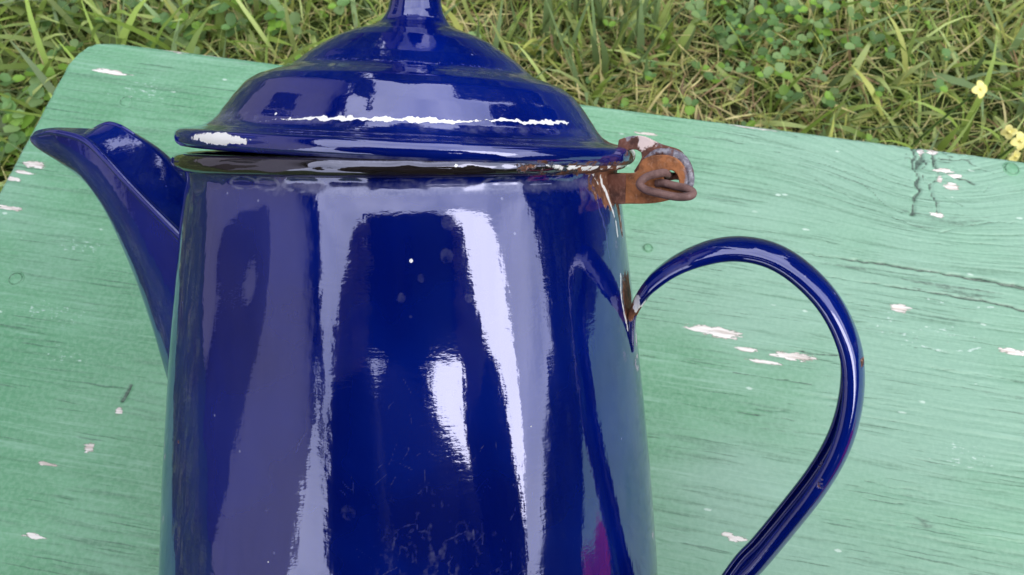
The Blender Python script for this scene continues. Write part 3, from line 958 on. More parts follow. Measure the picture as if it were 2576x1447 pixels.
psr = psi_samples(105, .4, 2.0)
co, F, P_, T_ = torus(.05165, .00195, .0004, psr)
dg = np.degrees(P_); dg = np.where(dg > 180, dg - 360, dg)
hh = np.sin(T_)
co += (np.array([1, 1, 1]) * ((vnoise(dg / 4 + 50, hh * 1.5, 83) - .5) * .00025)[:, None]) * np.stack([np.sin(P_), -np.cos(P_), 0 * P_], -1)
nsy = fbm(dg / 2.2, hh * 2.5, 84)
rz = sstep(8, 48, dg) * np.exp(-((hh + .05) / .75) ** 2)
wh = .92 * rz * sstep(.36, .56, nsy) + .25 * np.exp(-((dg + 62) / 6) ** 2) * (nsy > .4)
wh = np.maximum(wh, np.clip(1.1 - .6 * np.hypot((dg - 9.5) * .93, (hh * 1.95 - .3)) / .38, 0, 1) * ((dg - 9.5) ** 2 < 4))
hz = .5 * np.exp(-((hh - .55) / .25) ** 2) * sstep(-40, 0, dg) * (.4 + nsy) + .18 * nsy
ru = 1.1 * sstep(30, 58, dg) * (.5 + .75 * nsy) + .75 * sstep(-10, 30, dg) * nsy
link('rim', mesh_from('rim', co, F, attrs={'wear': np.stack([wh, ru, hz], -1)}), M_RIM, pot)

# lid
lidp = [(-.0012, .0440), (-.0016, .0480), (-.0025, .0515), (-.0026, .0529), (-.0016, .0538), (-.0003, .0540), (.0008, .0536), (.0013, .0527), (.0016, .0505),
        (.0022, .0478), (.0032, .0461), (.0046, .0447), (.0058, .0439), (.0092, .0414), (.0124, .0386), (.0141, .0360), (.0152, .0330), (.0161, .0302), (.0168, .0286),
        (.0180, .0270), (.0195, .0252), (.0215, .0223), (.0237, .0188), (.0253, .0153), (.0262, .0125), (.0270, .0100), (.0279, .0084), (.0288, .0076), (.0307, .0065), (.0334, .0059),
        (.0365, .0065), (.0400, .0092), (.0450, .0124), (.0500, .0134), (.0548, .0116), (.0578, .0066), (.0587, .0002)]
lh, lr = smooth_profile(lidp, 620, .00045)
psl = psi_samples(105, .4, 2.0)
PS, H = np.meshgrid(psl, lh, indexing='ij')
R0 = np.broadcast_to(lr, PS.shape).copy()
deg = np.degrees(PS); deg = np.where(deg > 180, deg - 360, deg)
hm = H * 1000; arc = np.radians(deg) * 48
R0 = R0 * (1 + .0022 * (fbm(deg / 40 + 9, hm / 9, 91, 2) - .5))
white = np.zeros_like(H); rust = np.zeros_like(H); haze = np.zeros_like(H)
jit = fbm(arc / 1.3, hm / .9, 92) - .5
flange = (hm < 1.7)
d = np.hypot((deg + 44.5) / 9.3, (hm + .25) / (1.25 - .05 * np.abs(deg + 44.5))) + jit * .75
white = np.maximum(white, np.where(flange & (np.abs(deg + 44.5) < 14), 1.12 - .62 * d, 0))
hl = np.interp(deg, [-50, -43, -35, -24, -14, -4, 5.5, 10, 16, 25, 31, 42, 64], [2.2, 3.0, 4.15, 4.47, 4.72, 4.98, 5.12, 4.9, 5.5, 5.84, 5.67, 6.03, 6.2])
st = np.interp(deg, [-48, -42, -30, -22, 6, 11, 14, 18, 24, 40, 47, 56], [0, .50, .68, .9, .95, .75, .55, .62, 1.0, 1.0, .68, 0])
ln_ = np.abs(hm - hl + .9 * jit) / (.13 + .55 * st * fbm(arc / 1.3, hm * 0, 93) ** 2)
white = np.maximum(white, np.where(~flange, st * (1.05 - .42 * ln_), 0))
haze = np.maximum(haze, .55 * np.exp(-((hm - 4.0) / 1.7) ** 2) * (.35 + .75 * fbm(arc / 1.7, hm / .8, 94)) * np.where(~flange, 1, .3))
haze = np.maximum(haze, .9 * np.exp(-(((deg + 62) / 16) ** 2 + ((hm - 4.0) / 2.6) ** 2)) * (.5 + .6 * fbm(arc / .7, hm / .5, 95)))
haze = np.maximum(haze, .5 * np.exp(-((hm - 1.4) / .8) ** 2) * fbm(arc / 2.5, hm / .7, 96) * 1.3 * sstep(-30, 10, deg))
haze = np.maximum(haze, .6 * np.exp(-((hm - 17) / .5) ** 2) * (fbm(arc / .6, hm / .4, 97) > .56))
d = np.hypot(arc - math.radians(-37.6) * 48, hm - 5.05) / .38
white = np.maximum(white, 1.15 - .65 * d)
white = np.maximum(white, np.where(flange, (.86 - .5 * np.hypot((deg - 69) / 7, (hm - .8) / 1.6) + jit * .8), 0))
rust = np.maximum(rust, np.where(hm < 4, 1.0 - .55 * np.hypot((deg - 72) / 12, (hm - .4) / 2.6) + jit * .5, 0))
rust = np.maximum(rust, np.where(hm < -1.4, .75 * fbm(arc / 2, hm, 98) * sstep(-10, 40, deg) + .1, 0))
haze = np.maximum(haze, np.where((hm < -1.75), 1.1 * fbm(arc / 4.5, hm * 0, 99) * sstep(-60, 5, deg), 0))
co = np.stack([R0 * np.sin(PS), -R0 * np.cos(PS), H], -1)
wear = np.clip(np.stack([white, rust, haze], -1), 0, 1.2)
ks = int(np.argmax((lh > .0288)))
lid = link('lid', mesh_from('lid', co[:, :ks + 1].reshape(-1, 3), grid_faces(len(psl), ks + 1, True), attrs={'wear': wear[:, :ks + 1].reshape(-1, 3)}), M_BLUE, pot)
lid.matrix_local = PI_ @ LID
nk = len(lh) - ks
link('knob', mesh_from('knob', co[:, ks:].reshape(-1, 3), grid_faces(len(psl), nk, True), attrs={'wear': wear[:, ks:].reshape(-1, 3)}), M_BLUE, lid)

# everything on the hinge-handle-spout plane, 63 degrees round from the side that faces the photographer
A63 = math.radians(63.0)
HD = np.array([math.sin(A63), -math.cos(A63), 0.0]); AX = np.array([0, 0, 1.0]); PN = np.array([-math.cos(A63), -math.sin(A63), 0.0])


def pp(u, v, o=0.0):
    return HD * u + AX * v + PN * o


def resample(pts, n):
    P = np.array(pts, float)
    # Catmull-Rom through the points, then even arc-length samples
    Q = []
    for i in range(len(P) - 1):
        p0, p1, p2, p3 = P[max(i - 1, 0)], P[i], P[i + 1], P[min(i + 2, len(P) - 1)]
        for k in range(12):
            t = k / 12
            Q.append(0.5 * ((2 * p1) + (-p0 + p2) * t + (2 * p0 - 5 * p1 + 4 * p2 - p3) * t * t + (-p0 + 3 * p1 - 3 * p2 + p3) * t ** 3))
    Q.append(P[-1]); Q = np.array(Q)
    s = np.concatenate([[0], np.cumsum(np.linalg.norm(np.diff(Q, axis=0), axis=1))]); s /= s[-1]
    u = np.linspace(0, 1, n)
    return np.stack([np.interp(u, s, Q[:, k]) for k in range(Q.shape[1])], 1)


# spout
NSP = 150
bot = resample([(-122.36, 4.8), (-121.95, 3.31), (-119.66, 1.83), (-112.46, -1.76), (-105.43, -5.88), (-98.74, -11.99), (-92.51, -21.82), (-87.9, -33.1), (-83.39, -45.61), (-79.69, -59.47), (-76.5, -73), (-70, -88), (-50, -100)], NSP) * mm
topc = resample([(-122.3, 5.4), (-120.8, 7.0), (-117.3, 7.9), (-111.15, 8.32), (-103.71, 8.18), (-97.86, 8.06), (-94.4, 9.1), (-89.2, 8.58), (-83.15, 5.97), (-77.25, 2.75), (-72.0, -1.6), (-62, -11), (-50, -20)], NSP) * mm
rdg = resample([(-121.6, 5.4), (-119.64, 5.6), (-113.51, 6.2), (-105.02, 7.0), (-92.25, 5.0), (-84.13, 0.65), (-71.55, -8.08), (-58.29, -16.86), (-46, -25)], NSP) * mm
sv = np.linspace(0, 1, NSP)
TH = np.interp(sv, [0, .03, .08, .2, .4, .7, 1], [.0012, .0032, .0047, .0075, .0105, .0150, .0190])


def bez(p0, p1, p2, n):
    t = np.linspace(0, 1, n)[None, :, None]
    return p0[:, None] * (1 - t) ** 2 + 2 * p1[:, None] * t * (1 - t) + p2[:, None] * t ** 2


def sec(pt, off):
    return np.concatenate([pt, off[:, None]], 1)


n1 = 26
z_ = np.zeros(NSP)
lowhalf = bez(sec(bot, z_), sec(bot * .42 + rdg * .58, TH * 1.02), sec(rdg, TH), n1)
uphalf = bez(sec(rdg, TH), sec(rdg * .5 + topc * .5, TH * .50), sec(topc, TH * .10), n1)
# a low rolled seam runs along the ridge
bumpw = np.exp(-(np.linspace(1, 0, n1) / .06) ** 2)
front = np.concatenate([lowhalf, uphalf[:, 1:]], 1)
back = front[:, ::-1].copy(); back[..., 2] *= -1
secs = np.concatenate([front, back[:, 1:-1]], 1)
m_ = secs.shape[1]
co = (secs[..., 0, None] * -0 + secs[..., 0, None] * HD + secs[..., 1, None] * AX + secs[..., 2, None] * PN)
I, J = np.meshgrid(np.arange(NSP - 1), np.arange(m_), indexing='ij')
F = np.stack([I * m_ + J, I * m_ + (J + 1) % m_, (I + 1) * m_ + (J + 1) % m_, (I + 1) * m_ + J], -1).reshape(-1, 4)
uu, vv = secs[..., 0] * 1000, secs[..., 1] * 1000
hz = .80 * np.exp(-(((uu + 119) / 3.5) ** 2 + ((vv - 3.8) / 2.6) ** 2)) + .45 * np.exp(-(((uu + 75) / 5) ** 2 + ((vv + 12) / 5) ** 2)) * fbm(uu / 1.5, vv / 1.5, 101)
wt = .62 * np.exp(-(((uu + 98) / 4.0) ** 2 + ((vv - 8.2) / .7) ** 2)) * (.4 + fbm(uu / .8, vv / .5, 102))
rs_ = .42 * np.exp(-(((uu + 122) / 1.6) ** 2 + ((vv - 4.5) / 2) ** 2))
spout = link('spout', mesh_from('spout', co.reshape(-1, 3), F, attrs={'wear': np.clip(np.stack([wt, rs_, hz], -1).reshape(-1, 3), 0, 1.2)}), M_BLUE, pot)
k0 = 8
for sgn in (1,):
    pts = [pp(rdg[i, 0], rdg[i, 1], sgn * (TH[i] + .0001)) for i in range(k0, NSP, 6)]
    c, f = tube(pts, list(np.interp(np.arange(len(pts)), [0, 4, len(pts) - 1], [.0002, .0009, .0012])), 14, 5)
    link('spout_seam', mesh_from('spout_seam', c, f, attrs={'wear': np.zeros((len(c), 3))}), M_BLUE, spout)
# the small overlapping hood where the mouth ends
pts = [pp(a_ * mm, b_ * mm, 0) for a_, b_ in [(-98.5, 7.9), (-95.8, 8.7), (-92.5, 9.2), (-88.5, 8.4), (-84, 6.4)]]
c, f = tube(pts, [.0003, .0006, .0008, .0006, .0003], 12, 5)
link('mouth_lip', mesh_from('mouth_lip', c, f, attrs={'wear': np.tile([0, 0, .12], (len(c), 1))}), M_BLUE, spout)

# handle: a bent strap of U section, open towards the body
hout = np.array([(56.37, -32.22), (58.98, -27.44), (64.19, -22.15), (70.18, -18.74), (76.9, -16.68), (84.36, -16.78), (90.97, -19.45), (97.65, -25.03), (101.99, -31.56), (104.77, -38.2), (105.77, -46.8), (105.21, -55.71), (102.6, -64.19), (98.29, -73.15), (92.96, -82.1), (85.77, -93.39)])
hin = np.array([(57.37, -34.94), (61.75, -29.55), (67.8, -24.64), (74.58, -21.6), (81.27, -20.81), (87.12, -22.66), (92.2, -26.66), (96.52, -31.97), (99.72, -38.65), (100.57, -45.58), (99.96, -54.56), (96.9, -64.07), (91.66, -74.2), (85.29, -83.92), (78.69, -94.76), ])
cl = [(56.9, -43.0), (56.6, -40.2), (56.5, -37.2), (57.0, -33.8)] + [tuple((hout[i] * .55 + hin[i] * .45)) for i in range(1, 15)] + [(82.2, -94.2), (76.0, -107), (71.5, -120), (68.6, -132), (67.2, -142), (66.8, -148)]
NH = 220
cl = resample(cl, NH) * mm
sh = np.linspace(0, 1, NH)
T = np.gradient(cl, axis=0); T /= np.linalg.norm(T, axis=1)[:, None]
N2 = np.stack([-T[:, 1], T[:, 0]], 1)      # left of travel
# travel goes up, over and down: the outside of the loop is to the left
Wd = np.interp(sh, [0, .02, .05, .09, .15, .9, .97, 1], [.0006, .0016, .0030, .0052, .0068, .0068, .005, .002])
Dp = np.interp(sh, [0, .04, .10, .17, .9, 1], [.0005, .0010, .0026, .0033, .0033, .0010])
ph = np.linspace(-115, 115, 41) * math.pi / 180
th_ = .0011
outer_o = np.sin(ph); outer_n = np.cos(ph)
inner_o = np.sin(ph[::-1]); inner_n = np.cos(ph[::-1])
ring_o = np.concatenate([np.outer(Wd, outer_o), np.outer(np.maximum(Wd - th_, Wd * .6), inner_o)], 1)
ring_n = np.concatenate([np.outer(Dp, outer_n), np.outer(np.maximum(Dp - th_, Dp * .4), inner_n)], 1)
m_ = ring_o.shape[1]
U = cl[:, 0, None] + N2[:, 0, None] * ring_n
V = cl[:, 1, None] + N2[:, 1, None] * ring_n
co = U[..., None] * HD + V[..., None] * AX + ring_o[..., None] * PN
I, J = np.meshgrid(np.arange(NH - 1), np.arange(m_), indexing='ij')
F = np.stack([I * m_ + J, I * m_ + (J + 1) % m_, (I + 1) * m_ + (J + 1) % m_, (I + 1) * m_ + J], -1).reshape(-1, 4)
SH = np.broadcast_to(sh[:, None], U.shape); ON = np.broadcast_to(np.concatenate([ph, ph[::-1] + 9])[None, :], U.shape)
hu, hv = U * 1000, V * 1000
ru = np.clip(.80 - .6 * np.hypot((hu - 105.5) / 1.2, (hv + 40) / 1.8), 0, 1) + np.clip(.85 - .5 * np.hypot((hu - 99.0) / 2.4, (hv + 67) / 2.4) + .0, 0, 1) * .62
ru = np.maximum(ru, np.clip(1.1 - .6 * np.hypot((hu - 57.0) / 1.6, (hv + 32.0) / 3.0), 0, 1))
wt = np.clip(.95 - .5 * np.hypot((hu - 58.2) / 1.0, (hv + 31) / 2.6), 0, 1)
hz = .35 * np.clip(1 - np.hypot((hu - 104) / 4, (hv + 36) / 6), 0, 1) + .4 * (SH < .06)
link('handle', mesh_from('handle', co.reshape(-1, 3), F, attrs={'wear': np.clip(np.stack([wt, ru, hz], -1).reshape(-1, 3), 0, 1.2)}), M_BLUE, pot)


# hinge
def plate(name, outline, hole, o0, o1, mat, parent, wear, bev=.00035):
    bm = bmesh.new()
    def ringv(pts, o):
        return [bm.verts.new(Vector(pp(u * mm, v * mm, o))) for u, v in pts]
    lo = []
    for pts in (outline, hole):
        if not pts: continue
        if pts is outline or True:
            P = resample(list(pts) + [pts[0]], 40 if pts is outline else 26)[:-1]
        a_, b_ = ringv(P, o0), ringv(P, o1)
        n = len(P)
        for j in range(n):
            bm.faces.new((a_[j], a_[(j + 1) % n], b_[(j + 1) % n], b_[j]))
        lo.append((a_, b_))
    for side in (0, 1):
        es = []
        for l in lo:
            r_ = l[side]
            for j in range(len(r_)):
                es.append(bm.edges.get((r_[j], r_[(j + 1) % len(r_)])))
        bmesh.ops.triangle_fill(bm, edges=es, use_beauty=True)
    bmesh.ops.recalc_face_normals(bm, faces=bm.faces[:])
    me = bpy.data.meshes.new(name)
    bm.to_mesh(me); bm.free()
    at = me.attributes.new('wear', 'FLOAT_COLOR', 'POINT')
    for i, v in enumerate(me.vertices):
        p = np.array(v.co)
        at.data[i].color = tuple(wear(p @ HD * 1000, p[2] * 1000)) + (1,)
    ob = link(name, me, mat, parent)
    bv = ob.modifiers.new('bevel', 'BEVEL'); bv.width = bev; bv.segments = 3; bv.limit_method = 'ANGLE'
    return ob


BR = [(53.09, -2.05), (56.98, -1.82), (57.46, -0.18), (58.82, 1.3), (61.22, 2.0), (64.22, 1.86), (66.56, 0.53), (67.83, -1.74), (68.11, -4.53), (66.99, -6.43), (64.98, -7.51), (60.68, -8.49), (54.95, -8.74), (53.25, -8.52)]
HO = [(62.9, -1.9), (64.59, -1.25), (65.9, -2.25), (66.4, -4.2), (65.6, -5.0), (63.4, -4.8)]
hinge = plate('hinge_bracket', BR, HO, .0008, .0026, M_RUST, pot,
              lambda u, v: (0, 0, max(0, .62 - .5 * max(0, (67.9 - u)) / 1.3) if v > -6.5 else 0, ) if u > 63 else (0, 0, max(0, .35 - .3 * abs(v - 2) / .8)), .0005)
rimpts = [(58.6, 1.0), (61.0, 2.3), (64.2, 2.15), (66.7, .8), (68.1, -1.7), (68.4, -4.4), (67.3, -6.5)]
c, f = tube([pp(a_ * mm, b_ * mm, .0004) for a_, b_ in rimpts], [.0005, .0010, .0012, .0012, .0011, .0009, .0005], 12, 6)
link('bracket_lip', mesh_from('bracket_lip', c, f, attrs={'wear': np.tile([.12, 0, .55], (len(c), 1))}), M_RUST_DARK, hinge)
me = box_mesh('bracket_fold', .0050, .0060, .0066, .0004)
flat_attr(me)
ro = Matrix.Identity(4)
for i in range(3):
    ro[i][0] = HD[i]; ro[i][1] = PN[i]; ro[i][2] = AX[i]
ro.translation = Vector(pp(.0523, -.0055, .0002))
link('bracket_fold', me, M_RUST_DARK, hinge, mw=ro)
TB = [(52.5, 5.2), (54.91, 5.97), (57.82, 5.97), (61.55, 4.35), (65.04, 3.34), (66.44, 2.5), (67.0, 0.97), (67.4, -1.2), (66.2, -3.0), (63.0, -3.6), (59.5, -3.0), (56.6, -2.6), (56.09, -1.59), (56.94, -0.27), (57.78, 1.48), (57.3, 2.75), (55.43, 3.11), (52.5, 2.6)]
plate('hinge_tab', TB, [(62.4, -2.0), (64.17, -1.3), (65.2, -2.0), (64.4, -2.9), (63, -2.9)], -.0016, .0006, M_RUST_DARK, pot,
      lambda u, v: (.12 + max(0, .95 - .28 * abs(u - 57.5) - .2 * abs(v - 4.9)) + max(0, .55 - .35 * abs(v - (4.3 - .42 * (u - 60)))) * (u > 58), 0, max(0, .75 - .45 * abs(v - (5.0 - .36 * (u - 58))))), .0006)
RG = [(63.86, -2.51, .0002), (63.3, -1.79, .0030), (62.06, -1.93, .0042), (59.66, -2.7, .0050), (58.4, -4.15, .0054), (59.8, -5.29, .0058), (62.9, -6.06, .0058), (66.24, -6.69, .0054), (68.97, -6.59, .0046), (69.56, -5.88, .0036), (68.24, -5.08, .0034), (65.43, -4.46, .0034), (63.04, -4.01, .0030), (61.55, -4.16, .0024)]
c, f = tube([pp(u * mm, v * mm, o) for u, v, o in RG], .00088, 14, 8)
ring = link('wire_ring', mesh_from('wire_ring', c, f, attrs={'wear': np.zeros((len(c), 3))}), M_WIRE, pot)
c, f = tube([pp(.0640, -.0026, -.0012), pp(.0665, -.0028, -.0020), pp(.0687, -.0028, -.0020)], [.0008, .0008, .0006], 12, 5)
link('wire_end', mesh_from('wire_end', c, f, attrs={'wear': np.zeros((len(c), 3))}), M_WIRE, ring)

# a wedge of old wood behind the pot carries its weight
wv = []
for h_, r_ in ((-.060, .0591), (-.115, .0648)):
    for x_ in (-.026, .026):
        wv.append(POT @ Vector((x_, r_ + .0004, h_)))
wv += [Vector((q.x, q.y, BZ + .0006)) for q in wv[:4]]
bm = bmesh.new()
b_ = [bm.verts.new(q) for q in wv]
for q in ((0, 1, 3, 2), (4, 6, 7, 5), (0, 4, 5, 1), (2, 3, 7, 6), (0, 2, 6, 4), (1, 5, 7, 3)):
    bm.faces.new([b_[k] for k in q])
bmesh.ops.recalc_face_normals(bm, faces=bm.faces[:])
bmesh.ops.bevel(bm, geom=bm.edges[:], offset=.0015, segments=2, affect='EDGES')
me = bpy.data.meshes.new('wooden_wedge'); bm.to_mesh(me); bm.free()
tag(link('wooden_wedge', me, simple('old_wood', (.20, .15, .10), .8, .3, 60)), 'old wooden wedge under the back of the leaning blue coffee pot', 'wedge')

# ------------------------------------------------------------------ photographer and phone (mirrored in the enamel)
def skin_body(name, joints, edges, mat, parent=None, sub=2, root=0, attrs=None):
    """one continuous skinned figure: joints = {key: (x, y, z, radius)}"""
    keys = list(joints)
    me = bpy.data.meshes.new(name)
    me.from_pydata([joints[k][:3] for k in keys], [(keys.index(a), keys.index(b)) for a, b in edges], [])
    me.update()
    o = link(name, me, mat, parent)
    sk = o.modifiers.new('skin', 'SKIN'); sk.use_smooth_shade = True
    sl = me.skin_vertices[0] if me.skin_vertices else me.attributes and None
    if not me.skin_vertices:
        bpy.context.view_layer.objects.active = o
    for k, s in zip(keys, me.skin_vertices[0].data if me.skin_vertices else []):
        r = joints[k][3]
        s.radius = (r, r) if np.isscalar(r) else r
        s.use_root = (k == keys[root])
    sb = o.modifiers.new('sub', 'SUBSURF'); sb.levels = 1; sb.render_levels = sub
    return o


M_COAT = simple('dark_jacket_cloth', (0.020, 0.022, 0.030), .85, .35, 60)
M_JEAN = simple('dark_blue_jeans', (0.030, 0.042, 0.080), .9, .35, 90)
M_SKIN = simple('skin', (0.46, 0.27, 0.19), .5, .10, 30)
M_HAIR = simple('dark_hair', (0.025, 0.017, 0.012), .6, .4, 120)
M_SHOE = simple('brown_shoes', (0.070, 0.045, 0.030), .6, .3, 40)

PX, PY = 0.075, 0.07
PHX = .006


def WC(x, y, z):
    q = MW @ Vector((x, y, z))
    return (q.x, q.y, q.z)


def P3(x, y, z, r):
    return (x + PX, y + PY, z, r)


J = {'pelvis': P3(.06, -.62, .40, (.15, .12)), 'waist': P3(.09, -.56, .57, (.20, .11)), 'chest': P3(.06, -.47, .74, (.21, .12)), 'collar': P3(0, -.40, .90, (.085, .075)),
     'neck': P3(0, -.37, .98, .052), 'jaw': P3(0, -.315, 1.04, .062), 'skull': P3(0, -.335, 1.13, .088), 'crown': P3(0, -.345, 1.195, .055)}
E_ = [('pelvis', 'waist'), ('waist', 'chest'), ('chest', 'collar'), ('collar', 'neck'), ('neck', 'jaw'), ('jaw', 'skull'), ('skull', 'crown')]
for s, n_ in ((-1, 'l'), (1, 'r')):
    wr_, pa_ = WC(PHX + s * .112, -.040, .030), WC(PHX + s * .092, -.018, .020)
    J.update({'sh' + n_: P3(s * .175 + .03, -.42, .90, .062), 'el' + n_: P3(.255 if s > 0 else -.125, -.27, .66 if s > 0 else .69, .046), 'wr' + n_: wr_ + (.028,), 'pa' + n_: pa_ + (.022,),
              'hi' + n_: P3(s * .095 + .06, -.62, .36, .098), 'kn' + n_: P3(.21 if s > 0 else -.07, -.29, .58 if s > 0 else .48, .072), 'an' + n_: P3(s * .16 + .05, -.50, .09, .043), 'to' + n_: P3(s * .17 + .05, -.36, .035, .035)})
    E_ += [('collar', 'sh' + n_), ('sh' + n_, 'el' + n_), ('el' + n_, 'wr' + n_), ('wr' + n_, 'pa' + n_),
           ('pelvis', 'hi' + n_), ('hi' + n_, 'kn' + n_), ('kn' + n_, 'an' + n_), ('an' + n_, 'to' + n_)]
    for q in range(4):
        fy = -.034 + q * .0155
        ln_ = (.85, 1.0, 1.05, .95)[q]
        J['f%d' % q + n_] = WC(PHX + s * .0875, fy, .010) + (.0088,)
        J['g%d' % q + n_] = WC(PHX + s * .080, fy + .001, -.0035) + (.0078,)
        J['h%d' % q + n_] = WC(PHX + s * (.080 - .020 * ln_), fy + .002, -.0045) + (.0066,)
        E_ += [('pa' + n_, 'f%d' % q + n_), ('f%d' % q + n_, 'g%d' % q + n_), ('g%d' % q + n_, 'h%d' % q + n_)]
    J['t0' + n_] = WC(PHX + s * .078, -.028, .024) + (.0105,); J['t1' + n_] = WC(PHX + s * .054, -.020, .023) + (.0090,)
    E_ += [('pa' + n_, 't0' + n_), ('t0' + n_, 't1' + n_)]
person = skin_body('person', J, E_, M_SKIN)
tag(person, 'person in a dark jacket crouching to photograph, mirrored in the blue enamel', 'person')
JC = {k: (v[0], v[1], v[2], (tuple(q * 1.16 + .012 for q in v[3]) if not np.isscalar(v[3]) else v[3] * 1.15 + .014)) for k, v in J.items() if k in ('pelvis', 'waist', 'chest', 'collar', 'shl', 'shr', 'ell', 'elr', 'wrl', 'wrr', 'neck')}
JC['pelvis'] = JC['pelvis'][:2] + (.41, (.185, .150))
JC['neck'] = JC['neck'][:3] + (.125,)
skin_body('jacket', JC, [e for e in E_ if e[0] in JC and e[1] in JC], M_COAT, person)
J['seat'] = P3(.06, -.60, .46, (.135, .11))
JT = {k: (v[0], v[1], v[2], (tuple(q * 1.08 for q in v[3]) if not np.isscalar(v[3]) else v[3] * 1.25 + .010)) for k, v in J.items() if k in ('seat', 'hil', 'hir', 'knl', 'knr', 'anl', 'anr')}
JT = {k: JT[k] for k in ('seat', 'hil', 'hir', 'knl', 'knr', 'anl', 'anr')}
skin_body('trousers', JT, [('seat', 'hil'), ('seat', 'hir'), ('hil', 'knl'), ('hir', 'knr'), ('knl', 'anl'), ('knr', 'anr')], M_JEAN, person)
for n_ in 'lr':
    JS = {k: (J[k][0], J[k][1], J[k][2], J[k][3] * 1.25) for k in ('an' + n_, 'to' + n_)}
    JS['an' + n_] = JS['an' + n_][:2] + (.055, .050)
    skin_body('shoe', JS, [('an' + n_, 'to' + n_)], M_SHOE, person)
hc = np.array([PX, PY - .35, 1.135])
bm = bmesh.new()
bmesh.ops.create_uvsphere(bm, u_segments=28, v_segments=18, radius=1)
for v in list(bm.verts):
    if v.co.y > .35 and v.co.z < .35 or v.co.z < -.55:
        bm.verts.remove(v)
for v in bm.verts:
    n_ = .06 * math.sin(9 * v.co.x + 3 * v.co.z) * math.cos(7 * v.co.y)
    v.co = Vector((hc[0] + v.co.x * (.100 + .008 * n_), hc[1] + v.co.y * .112 * (1 + n_ * .2), hc[2] + v.co.z * .108 * (1 + n_ * .2)))
me = bpy.data.meshes.new('hair'); bm.to_mesh(me); bm.free()
me.polygons.foreach_set('use_smooth', np.ones(len(me.polygons), bool))
h_ = link('hair', me, M_HAIR, person)
so = h_.modifiers.new('solid', 'SOLIDIFY'); so.thickness = .012
# face: eyes, nose, mouth, ears
for s in (-1, 1):
    c, f = tube([(PX + s * .034 - .012, PY - .262, 1.105), (PX + s * .034 + .012, PY - .262, 1.105)], .008, 10, 3)
    link('eye', mesh_from('eye', c, f), simple('eye', (.75, .73, .70), .2, .02, 50), person)
    c, f = tube([(PX + s * .092, PY - .335, 1.125), (PX + s * .099, PY - .345, 1.10), (PX + s * .090, PY - .335, 1.075)], [.012, .014, .009], 10, 4)
    link('ear', mesh_from('ear', c, f), M_SKIN, person)
c, f = tube([(PX, PY - .258, 1.11), (PX, PY - .244, 1.085), (PX, PY - .236, 1.066), (PX, PY - .252, 1.058)], [.008, .012, .016, .010], 12, 4)
link('nose', mesh_from('nose', c, f), M_SKIN, person)
c, f = tube([(PX - .024, PY - .262, 1.030), (PX, PY - .252, 1.027), (PX + .024, PY - .262, 1.030)], [.004, .008, .004], 10, 4)
link('mouth', mesh_from('mouth', c, f), simple('lips', (.40, .16, .13), .4, .1, 40), person)

ph_ = tag(link('phone', None), 'black phone held over the pot to take the picture, mirrored in the enamel', 'phone')
ph_.matrix_world = MW @ Matrix.Translation((PHX, -.006, .0095))
M_PHONE = simple('phone_glass', (.012, .012, .014), .15, .1, 30)
link('phone_case', box_mesh('phone_case', .150, .074, .009, .003), M_PHONE, ph_)
c, f = tube([(-.006, .006, -.0040), (-.006, .006, -.0055)], .0055, 20, 2)
link('camera_lens', mesh_from('camera_lens', c, f), M_PHONE, ph_)

# ------------------------------------------------------------------ things around, seen only as reflections
M_WALL = simple('grey_render_wall', (0.34, 0.31, 0.34), .85, .08, 6)
M_ROOF = simple('dark_roof', (0.060, 0.055, 0.058), .8, .25, 12)
M_GLASS = simple('window_glass', (0.03, 0.035, 0.045), .05, .1, 2)
house = tag(link('house', None, loc=(-3.0, .22, 0)), 'grey rendered house wall with a dark roof left of the bench', 'house')
link('wall', box_mesh('wall', 1.6, 8.6, 4.3, .01, (-.8, 0, 2.15)), M_WALL, house)
rf = bmesh.new()
vs_ = [rf.verts.new(p) for p in [(.45, -4.6, 4.15), (.45, 4.6, 4.15), (-.8, 4.6, 5.3), (-.8, -4.6, 5.3), (-2.1, 4.6, 4.15), (-2.1, -4.6, 4.15)]]
vb_ = [rf.verts.new((p.co.x, p.co.y, p.co.z + .14)) for p in vs_]
for a_, b_, c__, d_ in ((0, 1, 2, 3), (3, 2, 4, 5)):
    rf.faces.new((vs_[a_], vs_[b_], vs_[c__], vs_[d_])); rf.faces.new((vb_[d_], vb_[c__], vb_[b_], vb_[a_]))
for a_, b_ in ((0, 1), (1, 2), (2, 4), (4, 5), (5, 3), (3, 0)):
    rf.faces.new((vs_[b_], vs_[a_], vb_[a_], vb_[b_]))
me = bpy.data.meshes.new('roof'); rf.to_mesh(me); rf.free()
link('roof', me, M_ROOF, house)
dr = link('door', box_mesh('door', .06, .9, 2.05, .005, (.012, -1.2, 1.03)), simple('door_paint', (.06, .05, .05), .5, .2, 10), house)
for wy in (.6, 1.8):
    wn = link('window', box_mesh('window', .05, .9, 1.1, .005, (.01, wy, 1.65)), M_GLASS, house)
    link('window_frame', box_mesh('window_frame', .07, .06, 1.1, .004, (.02, wy, 1.65)), M_WALL, wn)

M_BARK = simple('bark', (.085, .065, .05), .9, .4, 12)
M_LEAF = leaf_mat('tree_leaves', .25, .5)


